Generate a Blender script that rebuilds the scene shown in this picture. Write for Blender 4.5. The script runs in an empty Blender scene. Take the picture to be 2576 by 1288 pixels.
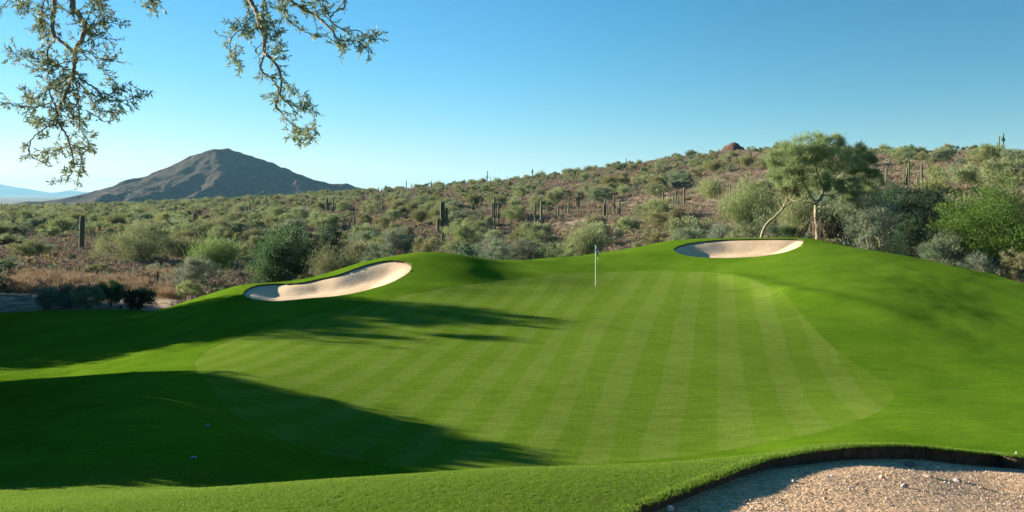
import bpy, math, random
import numpy as np
from mathutils import Vector, Matrix
SC = bpy.context.scene
R = math.radians
F = 2144.0          # focal length of the view, in units where the picture is 2576 wide
EYE = 5.0           # camera height; z = 0 is the foot of the flagstick
HOR = 487.0

# ------------------------------------------------------------------ camera, sky, sun, exposure
cam = bpy.data.cameras.new('camera'); camo = bpy.data.objects.new('camera', cam); SC.collection.objects.link(camo)
camo.location = (0, 0, EYE); camo.rotation_euler = (R(90), 0, 0)
cam.sensor_width = 36; cam.lens = 36*F/2576; cam.shift_y = -(644-HOR)/2576
cam.clip_start = 0.1; cam.clip_end = 120000
SC.camera = camo

SUN_EL, SUN_AZ = R(14), R(20)       # azimuth: degrees beyond due left
sv = Vector((-math.cos(SUN_AZ)*math.cos(SUN_EL), math.sin(SUN_AZ)*math.cos(SUN_EL), math.sin(SUN_EL)))
w = bpy.data.worlds.new('World'); SC.world = w; w.use_nodes = True
nt = w.node_tree; nt.nodes.clear()
sky = nt.nodes.new('ShaderNodeTexSky'); sky.sky_type = 'NISHITA'; sky.sun_disc = False
sky.sun_elevation = SUN_EL; sky.sun_rotation = math.atan2(sv.x, sv.y)
sky.altitude = 0; sky.air_density = 1.0; sky.dust_density = 0.0; sky.ozone_density = 4.0
bg = nt.nodes.new('ShaderNodeBackground'); bg.inputs['Strength'].default_value = 0.05
# deeper, cyan-leaning blue of the photograph's clear desert sky
sep = nt.nodes.new('ShaderNodeSeparateColor'); com = nt.nodes.new('ShaderNodeCombineColor'); wo = nt.nodes.new('ShaderNodeOutputWorld')
def _m(op, v):
    x = nt.nodes.new('ShaderNodeMath'); x.operation = op; x.inputs[1].default_value = v; return x
pw, mr_, mg_ = _m('POWER', 1.65), _m('MULTIPLY', .34), _m('MULTIPLY', .905)
nt.links.new(sky.outputs[0], sep.inputs[0]); nt.links.new(sep.outputs[0], pw.inputs[0]); nt.links.new(pw.outputs[0], mr_.inputs[0]); nt.links.new(mr_.outputs[0], com.inputs[0])
nt.links.new(sep.outputs[1], mg_.inputs[0]); nt.links.new(mg_.outputs[0], com.inputs[1]); nt.links.new(sep.outputs[2], com.inputs[2])
tc = nt.nodes.new('ShaderNodeTexCoord'); sx = nt.nodes.new('ShaderNodeSeparateXYZ'); mrx = nt.nodes.new('ShaderNodeMapRange')
mrx.inputs[1].default_value = -.15; mrx.inputs[2].default_value = .65; mrx.inputs[3].default_value = .95; mrx.inputs[4].default_value = .60; mrx.interpolation_type = 'SMOOTHSTEP'
mz = nt.nodes.new('ShaderNodeMix'); mz.data_type = 'RGBA'; mz.blend_type = 'MULTIPLY'; mz.inputs[0].default_value = 1
nt.links.new(tc.outputs['Generated'], sx.inputs[0]); nt.links.new(sx.outputs[0], mrx.inputs[0]); nt.links.new(com.outputs[0], mz.inputs[6]); nt.links.new(mrx.outputs[0], mz.inputs[7])
nt.links.new(mz.outputs[2], bg.inputs[0]); nt.links.new(bg.outputs[0], wo.inputs[0])
sun = bpy.data.lights.new('sun', 'SUN'); sun.energy = 5.0; sun.angle = R(0.5); sun.color = (1.0, 0.88, 0.72)
suno = bpy.data.objects.new('sun', sun); SC.collection.objects.link(suno)
suno.rotation_euler = sv.to_track_quat('Z', 'Y').to_euler()
SC.view_settings.view_transform = 'Standard'; SC.view_settings.look = 'None'
SC.view_settings.exposure = 2.0; SC.view_settings.gamma = 1
SC.cycles.max_bounces = 6; SC.cycles.diffuse_bounces = 3; SC.cycles.transmission_bounces = 3; SC.cycles.volume_bounces = 0
SC.cycles.use_denoising = True

# ------------------------------------------------------------------ helpers
def npmesh(name, V, faces_list, attrs=None, smooth=False, mats=None, matidx=None):
    """V (n,3); faces_list: list of int arrays (m,k)"""
    me = bpy.data.meshes.new(name)
    V = np.asarray(V, np.float32)
    me.vertices.add(len(V)); me.vertices.foreach_set('co', V.ravel())
    fl = [np.asarray(f, np.int32) for f in faces_list if len(f)]
    nl = sum(f.size for f in fl); nf = sum(len(f) for f in fl)
    me.loops.add(nl); me.polygons.add(nf)
    if nf:
        me.loops.foreach_set('vertex_index', np.concatenate([f.ravel() for f in fl]))
        tot = np.concatenate([np.full(len(f), f.shape[1], np.int32) for f in fl])
        st = np.concatenate([[0], np.cumsum(tot)[:-1]]).astype(np.int32)
        me.polygons.foreach_set('loop_start', st)
        me.polygons.foreach_set('loop_total', tot)
        me.polygons.foreach_set('use_smooth', np.full(nf, smooth))
    for m in (mats or []): me.materials.append(m)
    if matidx is not None and nf: me.polygons.foreach_set('material_index', np.asarray(matidx, np.int32))
    for k, a in (attrs or {}).items():
        at = me.attributes.new(k, 'FLOAT', 'POINT'); at.data.foreach_set('value', np.asarray(a, np.float32))
    me.update(calc_edges=True); me.validate()
    return me
def link(name, me, parent=None, loc=None):
    o = bpy.data.objects.new(name, me); SC.collection.objects.link(o)
    if parent is not None: o.parent = parent
    if loc is not None: o.location = loc
    return o
def tag(o, label=None, cat=None, group=None, kind=None):
    if label: o['label'] = label
    if cat: o['category'] = cat
    if group: o['group'] = group
    if kind: o['kind'] = kind
    return o
def thing(name, loc, label, cat, group=None):
    o = bpy.data.objects.new(name, None); SC.collection.objects.link(o); o.location = loc
    o.empty_display_size = 0.1
    return tag(o, label, cat, group)

class Buf:      # accumulates geometry of one mesh
    def __init__(s): s.V = []; s.F = {3: [], 4: []}; s.A = []; s.n = 0
    def add(s, V, F, a=None):
        V = np.asarray(V, float).reshape(-1, 3); F = np.asarray(F, int)
        if len(V) == 0: return
        s.V.append(V); s.F[F.shape[1]].append(F + s.n)
        s.A.append(np.full(len(V), 0.5) if a is None else np.asarray(a, float)); s.n += len(V)
    def mesh(s, name, mats, smooth=False):
        V = np.concatenate(s.V); fl = [np.concatenate(s.F[k]) for k in (3, 4) if s.F[k]]
        return npmesh(name, V, fl, {'var': np.concatenate(s.A)}, smooth, mats if isinstance(mats, list) else [mats])

def unit(a): return a/np.maximum(np.linalg.norm(a, axis=-1, keepdims=True), 1e-9)
def leafquads(rng, P, D, L, W):
    """rhombic leaves at P pointing along D"""
    n = len(P); D = unit(D); side = unit(np.cross(D, rng.normal(size=(n, 3))))
    L = np.broadcast_to(L, n)[:, None]; W = np.broadcast_to(W, n)[:, None]
    V = np.stack([P, P + D*L*.45 + side*W*.5, P + D*L, P + D*L*.45 - side*W*.5], 1).reshape(-1, 3)
    Fq = np.arange(n*4).reshape(n, 4)
    return V, Fq
def tube(path, rad, seg=6, ribs=0, cap=True):
    path = np.asarray(path, float); n = len(path); rad = np.broadcast_to(rad, n)
    T = np.gradient(path, axis=0); T = unit(T)
    ref = np.array([0.0, 1.0, 0.0]) if abs(T[0][1]) < .9 else np.array([1.0, 0, 0])
    V = []
    A = unit(np.cross(T[0], ref))
    ang = np.linspace(0, 2*np.pi, seg, endpoint=False)
    prof = 1 + (0.10*np.cos(ang*ribs) if ribs else 0*ang)
    for i in range(n):
        A = unit(A - T[i]*np.dot(A, T[i])); B = np.cross(T[i], A)
        V.append(path[i] + (np.outer(np.cos(ang)*prof, A) + np.outer(np.sin(ang)*prof, B))*rad[i])
    V = np.concatenate(V); k = np.arange(seg); Fq = []
    for i in range(n-1):
        a = i*seg + k; b = i*seg + (k+1) % seg
        Fq.append(np.stack([a, b, b+seg, a+seg], 1))
    return V, np.concatenate(Fq)
def smooth_path(pts, k=5):
    pts = np.asarray(pts, float)
    if len(pts) < 3: 
        t = np.linspace(0, 1, k+1)[:, None]; return pts[0]*(1-t) + pts[-1]*t
    P = np.vstack([2*pts[0]-pts[1], pts, 2*pts[-1]-pts[-2]]); out = []
    for i in range(1, len(P)-2):
        for t in np.linspace(0, 1, k, endpoint=False):
            p0, p1, p2, p3 = P[i-1], P[i], P[i+1], P[i+2]
            out.append(.5*((2*p1) + (-p0+p2)*t + (2*p0-5*p1+4*p2-p3)*t*t + (-p0+3*p1-3*p2+p3)*t**3))
    out.append(pts[-1]); return np.array(out)
def closed_path(pts, k=8):
    pts = np.asarray(pts, float); n = len(pts); out = []
    for i in range(n):
        p0, p1, p2, p3 = pts[i-1], pts[i], pts[(i+1) % n], pts[(i+2) % n]
        for t in np.linspace(0, 1, k, endpoint=False):
            out.append(.5*((2*p1) + (-p0+p2)*t + (2*p0-5*p1+4*p2-p3)*t*t + (-p0+3*p1-3*p2+p3)*t**3))
    return np.array(out)
def polysdf(P, poly):
    """signed distance (inside > 0) and nearest point"""
    n = len(P); D = np.full(n, 1e9); N = np.zeros((n, 2)); ins = np.zeros(n, bool)
    A = poly; B = np.roll(poly, -1, 0)
    for a, b in zip(A, B):
        ab = b - a; t = np.clip(((P - a) @ ab)/max(ab @ ab, 1e-12), 0, 1)
        q = a + t[:, None]*ab; d = ((P - q)**2).sum(1); m = d < D
        D[m] = d[m]; N[m] = q[m]
        c = (a[1] > P[:, 1]) != (b[1] > P[:, 1])
        if abs(b[1]-a[1]) > 1e-12:
            ins ^= c & (P[:, 0] < (b[0]-a[0])*(P[:, 1]-a[1])/(b[1]-a[1]) + a[0])
    D = np.sqrt(D); return np.where(ins, D, -D), N
def vnoise(x, y, seed=0):
    xi = np.floor(x).astype(np.int64); yi = np.floor(y).astype(np.int64); xf = x-xi; yf = y-yi
    def h(a, b):
        n = (a*374761393 + b*668265263 + seed*1442695041) & 0x7fffffff
        n = ((n ^ (n >> 13))*1274126177) & 0x7fffffff
        return ((n ^ (n >> 16)) & 0xffff)/65535.0
    u = xf*xf*(3-2*xf); v = yf*yf*(3-2*yf)
    return (h(xi, yi)*(1-u)+h(xi+1, yi)*u)*(1-v) + (h(xi, yi+1)*(1-u)+h(xi+1, yi+1)*u)*v
def fbm(x, y, o=4, seed=0):
    s = 0; a = .5
    for i in range(o): s = s + a*(vnoise(x*2**i, y*2**i, seed+i)-.5)*2; a *= .5
    return s
def sstep(a, b, x): t = np.clip((x-a)/(b-a), 0, 1); return t*t*(3-2*t)

class TPS:
    def __init__(s, pts, lam=1e-4):
        pts = np.array(pts, float); s.X = s.map(pts[:, 0], pts[:, 1]); z = pts[:, 2]; n = len(z)
        K = s.k(s.X, s.X) + lam*np.eye(n); P = np.c_[np.ones(n), s.X]
        M = np.block([[K, P], [P.T, np.zeros((3, 3))]])
        s.c = np.linalg.solve(M, np.r_[z, 0, 0, 0])
    @staticmethod
    def map(x, y): return np.c_[np.arctan2(x, y), .5*np.log(x*x+y*y+1e-9)]
    @staticmethod
    def k(A, B):
        d2 = ((A[:, None, :]-B[None])**2).sum(2); return .5*d2*np.log(d2+1e-12)
    def __call__(s, x, y):
        x = np.asarray(x, float); sh = x.shape; X = s.map(x.ravel(), np.asarray(y, float).ravel()); out = np.empty(len(X))
        for i in range(0, len(X), 100000):
            q = X[i:i+100000]; out[i:i+100000] = s.k(q, s.X) @ s.c[:-3] + s.c[-3] + q @ s.c[-2:]
        return out.reshape(sh)
def at(px, d): return (px-1288)*d/F, d
def cols(table):
    out = []
    for px, L in table.items():
        for d, z in L: x, y = at(px, d); out.append((x, y, z))
    return out

# ------------------------------------------------------------------ terrain heights
golf = cols({
 -1300: [(4, 3.0), (8, 2.0), (14, 0.9), (22, 0.2), (30, -1.2), (40, -1.6), (55, -1.9)],
 -500: [(3, 3.0), (6, 2.3), (10, 1.45), (14, .4), (20, 0.0), (24, -.4), (30, -1.5), (40, -1.8), (50, -1.9), (60, -2)],
 0: [(2, 3.1), (5, 2.6), (7.5, 2.15), (10, 1.42), (14, .25), (17, .0), (20, .02), (22.6, -.04), (26, -.75), (30, -1.4), (34, -1.62), (40, -1.72), (48, -1.75), (56, -1.9)],
 200: [(10.2, 1.39), (14, .38), (17.5, .2), (20, .22), (22.3, .18), (26, -.55), (30, -1.25), (40, -1.6), (49, -1.7)],
 400: [(4, 2.85), (7.5, 2.15), (10.5, 1.35), (14, .47), (17.5, .33), (20.5, .36), (22.5, .28), (25.5, -.42), (28, -.7), (33, -1.0), (40, -1.35), (47.5, -1.6)],
 600: [(11, 1.22), (14, .30), (17.5, -.02), (21, -.12), (23, -.25), (28, -.52), (33, -.55), (38, -.35), (42, -.02), (46, .08), (49, -.6)],
 740: [(14, .05), (17, -.35), (20, -.5), (39, -.1), (42, .12), (46, .2), (47.8, .14), (50.5, -.5)],
 820: [(42, .15), (45, .42), (47.8, .53), (50.5, -.2)],
 960: [(42, .4), (45, .85), (48.3, 1.36), (51, .6)],
 900: [(4, 2.9), (7.5, 2.1), (11.3, 1.17), (14, -.2), (18, -.9), (22, -.77), (28, -.52), (33, -.32), (38, -.08), (42, .36), (46, .87), (48.3, 1.07), (51, .2)],
 1060: [(18, -.95), (38, .0), (42, .38), (45, .88), (48, 1.55), (50, 1.58), (54, .6)],
 1180: [(38, -.08), (42, .2), (44, .46), (46, .94), (48, 1.20), (51, 1.28), (55, .5)],
 1235: [(42, .08), (44, .28), (46, .68), (48, .90), (50, .95), (52.7, .98), (57, .2)],
 1290: [(2, 3.15), (5, 2.65), (8, 2.02), (11.5, 1.23), (14.5, -.35), (18.5, -1.02), (22, -.88), (28, -.62), (34, -.3), (40, -.05), (44, .15), (46, .46), (48, .66), (50, .68), (52.5, .70), (55, .75), (60, .1)],
 1400: [(44, .02), (46, .2), (48.5, .42), (53, .50), (57.5, .70), (61, .1)],
 1500: [(8, 2.0), (11.7, 1.18), (14.5, -.3), (18.5, -1.02), (28, -.62), (38, -.15), (46, 0), (52, .2), (57, .7), (60, .78), (65, -.1)],
 1700: [(8.2, 1.95), (12, 1.18), (15, -.3), (19, -1.02), (28, -.65), (38, -.15), (46, .02), (51.5, .2), (55, .62), (58, 1.3), (61.5, 1.66), (67, .8)],
 1900: [(4, 2.85), (8.5, 1.9), (12.5, 1.15), (15.5, -.2), (20, -1.0), (28, -.68), (35, -.33), (40, -.12), (44, .12), (47, .3), (50, .55), (54, .97), (58, 1.75), (60.5, 1.86), (66, .9)],
 2060: [(10, 1.65), (13.3, 1.08), (16, 0), (20, -.8), (24, -.95), (30, -.72), (35, -.25), (39.5, .3), (42, .42), (48, .95), (54, 1.5), (58, 1.8), (60.5, 1.78), (66, .9)],
 2250: [(5, 2.5), (10, 1.55), (14, .87), (17, -.2), (22, -.8), (25, -.88), (32, -.55), (38, .12), (45, .65), (50, 1.05), (53.5, 1.2), (58, .4)],
 2400: [(14.2, .7), (20, -.75), (26, -.95), (33, -.6), (40, -.05), (46, .5), (50, .72), (55, .1)],
 2576: [(3, 3.0), (8, 1.8), (11, 1.15), (14.2, .61), (18, -.55), (22, -.85), (27, -.95), (33, -.75), (40, -.35), (45, .1), (48, .15), (52, -.4)],
 2900: [(14, .6), (22, -.8), (30, -.8), (40, -.4), (50, -.2)],
 3900: [(4, 2.9), (10, 1.6), (20, 0), (35, -.5), (55, -.5)]})
HT0 = TPS(golf, 3e-4)
RIDGES = [((12.7, 48.0), (13.4, 41.2), .17, 1.0), ((13.4, 41.0), (16.2, 35.8), .10, 1.0), ((-6, 41.5), (1.5, 43.5), .06, .9)]
def HT(x, y):
    x = np.asarray(x, float); y = np.asarray(y, float); z = HT0(x, y)
    for a, b_, h, s in RIDGES:
        dx, dy = b_[0]-a[0], b_[1]-a[1]; t = np.clip(((x-a[0])*dx+(y-a[1])*dy)/(dx*dx+dy*dy), 0, 1)
        z = z + h*np.exp(-((x-a[0]-t*dx)**2+(y-a[1]-t*dy)**2)/(s*s))
    gx, gy = (x-.17*(y-20))/13.0, (y-35)/17.5; out = np.clip((gx*gx+gy*gy-.85)*1.5, 0, 1)     # calmer on the putting green
    return z + (fbm(x*.22, y*.22, 3, 71)*.16+fbm(x*1.1, y*1.1, 3, 72)*.03)*(.10+.9*out)*np.clip(y/30, .25, 1)*(1-.93*np.exp(-(((x+8.5)/7)**2+((y-45)/6)**2)**2))*(1-.93*np.exp(-(((x-16)/7)**2+((y-58)/6)**2)**2))
desert = cols({
 -1500: [(30, -3), (60, -2), (150, -2), (400, -2), (650, -3), (1200, -12), (3000, -45)],
 0: [(20, -5), (40, -3), (49, -1.95), (68, -1.8), (98, -2), (133, -2), (205, -2), (455, -3.5), (600, -5), (700, -7), (1200, -16), (3000, -50)],
 200: [(49.5, -1.9), (98, -2), (300, -2.6), (550, -4), (700, -6)],
 300: [(20, -5), (40, -3.2), (50, -1.9), (70, -2), (110, -2.1), (200, -2.2), (420, -3), (600, -3), (800, -7), (1200, -16)],
 420: [(44, -2.6), (50, -2.0), (60, -2.1)],
 600: [(40, -3), (55, -2.2), (75, -2.4), (100, -2.6), (200, -2), (400, -.8), (650, 0), (900, -6), (1500, -25)],
 900: [(40, -3), (60, -2.5), (100, -2.8), (200, -1.4), (350, 1.4), (500, 5.0), (700, 2), (1200, -15)],
 1115: [(40, -3), (65, -2.5), (125, -2.6), (200, 0), (300, 3.5), (450, 8.3), (650, 4), (1200, -12)],
 1340: [(40, -3), (65, -2.5), (100, -2.6), (150, -2.1), (220, 1.6), (320, 7), (430, 11.8), (600, 8), (1200, -10)],
 1600: [(40, -3), (70, -2.5), (110, -1.8), (160, .9), (240, 6.5), (340, 13.3), (430, 18.9), (600, 15), (1200, -5)],
 1900: [(40, -3), (62, -1.2), (70, -1.3), (110, -.3), (160, 4.3), (230, 11.5), (320, 18.5), (400, 24.3), (560, 19), (1200, -5)],
 2060: [(58, -.8), (65, -.6), (80, -.5)],
 2200: [(40, -3), (58, -1.2), (70, -1.2), (110, 1), (160, 6.3), (230, 13), (330, 20.3), (500, 15), (1200, -5)],
 2576: [(30, -4), (48, -1.8), (60, -1.5), (90, .5), (130, 5.3), (180, 10.8), (240, 15.9), (400, 10), (1200, -5)],
 3300: [(30, -4), (60, -1.5), (90, .5), (130, 5.3), (180, 10.8), (240, 15.9), (400, 10), (1200, -5)],
 4200: [(30, -4), (60, -2), (120, 3), (240, 12), (1200, -5)]})
HD0 = TPS(desert, 3e-4)
def HD(x, y):
    x = np.asarray(x, float); y = np.asarray(y, float); r = np.hypot(x, y)
    th = np.clip(np.arctan2(x, y), R(-58), R(58)); rr = np.clip(r, 20, 1500)
    z = HD0(rr*np.sin(th), rr*np.cos(th))
    z = z*(1-sstep(1000, 3000, r)) + sstep(1000, 3000, r)*-60
    return z + fbm(x*.07, y*.07, 4, 5)*np.clip((r-60)/400, .12, 1.0)*(1-sstep(900, 2500, r))

def unproj(pts, hf, d0=2.5, d1=72., n=1400):
    out = []
    ds = np.exp(np.linspace(math.log(d0), math.log(d1), n))
    for px, py in pts:
        zr = EYE-(py-HOR)*ds/F; g = zr - hf((px-1288)*ds/F, ds)
        i = np.argmax(g < 0) if (g < 0).any() else int(np.argmin(g[n//2:]))+n//2
        out.append(((px-1288)*ds[i]/F, ds[i]))
    return np.array(out)

P_outer = closed_path([at(-1900, 30), at(-1200, 42), at(-400, 47), at(0, 48.3), at(200, 49.3), at(330, 49.2), at(420, 47.6), at(500, 47.8), at(600, 48.3), at(740, 48.8), at(900, 50),
   at(1060, 53), at(1290, 59), at(1500, 63.5), at(1700, 66), at(1900, 65.5), at(2060, 64.5), at(2250, 57), at(2400, 53), at(2480, 50.5), at(2530, 47.5), at(2600, 46), at(2800, 45), at(3900, 40),
   (45, 5), (20, -6), (-20, -6), (-45, 5)], 6)
P_bl = closed_path(unproj([(612, 738), (640, 719), (700, 713), (745, 712), (800, 702), (850, 691), (905, 671), (955, 658), (1000, 655), (1030, 663), (1033, 680), (1005, 700), (960, 719), (905, 734), (850, 744), (780, 750), (700, 757), (640, 753)], HT, 34, 49.5))
P_br = closed_path(unproj([(1695, 628), (1715, 616), (1760, 608), (1820, 603), (1890, 601.5), (1960, 601), (2012, 602.5), (2021, 609), (2008, 622), (1975, 634), (1930, 642), (1880, 647), (1820, 649), (1760, 647), (1715, 640)], HT, 48, 63))
P_green = closed_path(unproj([(490, 925), (497, 900), (540, 872), (600, 850), (700, 815), (830, 785), (930, 765), (1010, 745), (1100, 726), (1230, 708), (1350, 695), (1450, 687), (1580, 683), (1700, 683), (1800, 687),
   (1870, 697), (1925, 718), (1975, 742), (2015, 790), (2065, 845), (2130, 900), (2200, 945), (2247, 985), (2235, 1020), (2180, 1050), (2080, 1082), (1980, 1105), (1850, 1130), (1700, 1152), (1500, 1168), (1300, 1178), (1100, 1178), (900, 1160), (740, 1120), (620, 1060), (540, 990)], HT), 6)
lip = unproj([(1580, 1288), (1640, 1261), (1700, 1236), (1760, 1214), (1820, 1192), (1880, 1170), (1950, 1150), (2030, 1136), (2110, 1127), (2200, 1122), (2300, 1123), (2400, 1128), (2500, 1138), (2576, 1149)], HT, 2.5, 16)
lx, ly = lip[-1]
P_grav = closed_path(np.vstack([[(.75, 1.5), (.8, 5.5)], lip, [(lx+2, ly-.3), (lx+7, ly-1.5), (lx+9, 3), (8, -3), (2, -3)]]), 8)

# ------------------------------------------------------------------ materials
def mat(name, rough=.8, spec=.2):
    m = bpy.data.materials.new(name); m.use_nodes = True; n = m.node_tree; b = n.nodes['Principled BSDF']
    b.inputs['Roughness'].default_value = rough; b.inputs['Specular IOR Level'].default_value = spec
    return m, n, b
def N(n, t, **kw):
    x = n.nodes.new(t)
    for k, v in kw.items():
        if k in x.inputs.keys(): x.inputs[k].default_value = v
        else: setattr(x, k, v)
    return x
def noise(n, vec, scale, detail=4, rough=.55, dist=0.):
    x = N(n, 'ShaderNodeTexNoise'); x.inputs['Scale'].default_value = scale; x.inputs['Detail'].default_value = detail
    x.inputs['Roughness'].default_value = rough; x.inputs['Distortion'].default_value = dist; n.links.new(vec, x.inputs['Vector']); return x.outputs['Fac']
def ramp(n, fac, stops):
    x = N(n, 'ShaderNodeValToRGB'); e = x.color_ramp.elements
    while len(e) < len(stops): e.new(0.5)
    for i, (p, c) in enumerate(stops): e[i].position = p; e[i].color = (*c, 1)
    n.links.new(fac, x.inputs[0]); return x.outputs[0]
def mix(n, fac, a, b, mode='MIX'):
    x = N(n, 'ShaderNodeMix'); x.data_type = 'RGBA'; x.blend_type = mode
    for s, v in ((0, fac), (6, a), (7, b)):
        if hasattr(v, 'is_output') or isinstance(v, bpy.types.NodeSocket): n.links.new(v, x.inputs[s])
        elif isinstance(v, (int, float)): x.inputs[s].default_value = v
        else: x.inputs[s].default_value = (*v, 1)
    return x.outputs[2]
def math_(n, op, a, b=None):
    x = N(n, 'ShaderNodeMath'); x.operation = op
    for i, v in enumerate((a, b)):
        if v is None: continue
        if isinstance(v, bpy.types.NodeSocket): n.links.new(v, x.inputs[i])
        else: x.inputs[i].default_value = v
    return x.outputs[0]
def pos(n, scale=(1, 1, 1)):
    g = N(n, 'ShaderNodeNewGeometry'); m = N(n, 'ShaderNodeMapping'); m.inputs['Scale'].default_value = scale
    n.links.new(g.outputs['Position'], m.inputs['Vector']); return m.outputs[0]
def bump(n, b, h, strength=.5, dist=.05):
    x = N(n, 'ShaderNodeBump'); x.inputs['Strength'].default_value = strength; x.inputs['Distance'].default_value = dist
    n.links.new(h, x.inputs['Height']); n.links.new(x.outputs[0], b.inputs['Normal'])

def turf_mat(name, c1, c2, stripes=False):
    m, n, b = mat(name, .9, .0); b.inputs['Sheen Weight'].default_value = .025; b.inputs['Sheen Roughness'].default_value = .45; b.inputs['Sheen Tint'].default_value = (.62, .85, .22, 1)
    p = pos(n); col = mix(n, ramp(n, noise(n, p, .35, 4), [(.35, (0, 0, 0)), (.65, (1, 1, 1))]), c1, c2)
    # streaky mowing grain and fine blades
    s = noise(n, pos(n, (.8, 3.5, 1)), 1.6, 5, .65); col = mix(n, .45, col, ramp(n, s, [(.3, (.55, .55, .55)), (.7, (1.35, 1.35, 1.35))]), 'MULTIPLY')
    f = noise(n, p, 16, 5, .8); col = mix(n, .55, col, ramp(n, f, [(.3, (.45, .5, .4)), (.7, (1.5, 1.45, 1.5))]), 'MULTIPLY')
    if stripes:
        sep = N(n, 'ShaderNodeSeparateXYZ'); g = N(n, 'ShaderNodeNewGeometry'); n.links.new(g.outputs['Position'], sep.inputs[0])
        X, Y = sep.outputs[0], sep.outputs[1]
        # the mower fans slightly to the right at the near end
        yy = math_(n, 'SUBTRACT', 28., Y); yy = math_(n, 'MAXIMUM', yy, 0.); bend = math_(n, 'MULTIPLY', math_(n, 'MULTIPLY', yy, yy), math_(n, 'MULTIPLY', math_(n, 'MAXIMUM', math_(n, 'SUBTRACT', X, 4.), 0.), .0018))
        left = math_(n, 'MAXIMUM', math_(n, 'SUBTRACT', 3., X), 0.)
        sl = math_(n, 'ADD', .244, math_(n, 'MULTIPLY', left, .012))
        u = math_(n, 'SUBTRACT', X, math_(n, 'MULTIPLY', sl, Y)); u = math_(n, 'SUBTRACT', u, bend)
        u = math_(n, 'ADD', u, math_(n, 'MULTIPLY', noise(n, p, .25, 2), .25))
        s = math_(n, 'SINE', math_(n, 'MULTIPLY', u, math.pi/.86)); s = math_(n, 'MULTIPLY', s, 5.)
        s = math_(n, 'ADD', s, .5); cl = N(n, 'ShaderNodeClamp'); n.links.new(s, cl.inputs[0])
        col = mix(n, cl.outputs[0], mix(n, 1., col, (.86, .95, .66), 'MULTIPLY'), mix(n, 1., col, (1.03, 1.02, 1.14), 'MULTIPLY'))
    n.links.new(col, b.inputs['Base Color']); bump(n, b, noise(n, p, 22, 5, .75), .7, .04)
    return m
M = {}
M['turf'] = turf_mat('turf', (.056, .128, .004), (.088, .164, .009))
M['green'] = turf_mat('green_turf', (.098, .158, .016), (.115, .178, .023), True)
def simple(name, c1, c2, scale=3, rough=.85, bs=0, bscale=20, bd=.03, spec=.2):
    m, n, b = mat(name, rough, spec); p = pos(n)
    n.links.new(mix(n, ramp(n, noise(n, p, scale, 6, .65), [(.35, (0, 0, 0)), (.65, (1, 1, 1))]), c1, c2), b.inputs['Base Color'])
    if bs: bump(n, b, noise(n, p, bscale, 5, .6), bs, bd)
    return m
M['soil'] = simple('soil', (.05, .035, .02), (.10, .07, .045), 6, .95, .6, 30, .05)
M['sand'] = simple('bunker_sand', (.50, .365, .225), (.64, .48, .305), .8, .95, .35, 7, .06)
def gravel_mat():
    m, n, b = mat('gravel', .95, .1); p = pos(n)
    v = N(n, 'ShaderNodeTexVoronoi'); v.inputs['Scale'].default_value = 26; n.links.new(p, v.inputs['Vector'])
    v2 = N(n, 'ShaderNodeTexVoronoi'); v2.inputs['Scale'].default_value = 60; n.links.new(p, v2.inputs['Vector'])
    c = mix(n, noise(n, p, 2, 6, .7), (.42, .275, .16), (.57, .39, .235))
    sepc = N(n, 'ShaderNodeSeparateColor'); n.links.new(v.outputs['Color'], sepc.inputs[0])
    c = mix(n, .8, c, ramp(n, sepc.outputs[0], [(0, (.55, .52, .5)), (.6, (1, 1, 1)), (1, (1.5, 1.5, 1.5))]), 'MULTIPLY')
    n.links.new(c, b.inputs['Base Color'])
    h = math_(n, 'ADD', math_(n, 'MULTIPLY', v.outputs['Distance'], -1.0), math_(n, 'MULTIPLY', v2.outputs['Distance'], -.5))
    h = math_(n, 'ADD', h, math_(n, 'MULTIPLY', noise(n, p, 12, 6, .7), 1.5)); bump(n, b, h, .8, .02)
    return m
M['gravel'] = gravel_mat()
def desert_mat():
    m, n, b = mat('desert_ground', .95, .1); p = pos(n)
    c = mix(n, ramp(n, noise(n, p, .12, 6, .6), [(.4, (0, 0, 0)), (.62, (1, 1, 1))]), (.27, .205, .14), (.43, .33, .22))
    c = mix(n, ramp(n, noise(n, p, .9, 5, .7), [(.45, (0, 0, 0)), (.6, (1, 1, 1))]), c, (.15, .115, .08))
    c = mix(n, ramp(n, noise(n, pos(n, (1, .25, 1)), .05, 5, .6), [(.62, (0, 0, 0)), (.7, (1, 1, 1))]), c, (.40, .29, .20))
    # far plain: scrub-covered
    g = N(n, 'ShaderNodeNewGeometry'); ln = N(n, 'ShaderNodeVectorMath'); ln.operation = 'LENGTH'; n.links.new(g.outputs['Position'], ln.inputs[0])
    mr = N(n, 'ShaderNodeMapRange'); mr.inputs[1].default_value = 650; mr.inputs[2].default_value = 900; n.links.new(ln.outputs['Value'], mr.inputs[0])
    far = mix(n, ramp(n, noise(n, pos(n, (1, .3, 1)), .01, 6, .7), [(.4, (0, 0, 0)), (.6, (1, 1, 1))]), (.055, .065, .035), (.13, .11, .075))
    n.links.new(mix(n, mr.outputs[0], c, far), b.inputs['Base Color'])
    bump(n, b, noise(n, p, 3, 6, .7), .7, .25)
    return m
M['desert'] = desert_mat()

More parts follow.
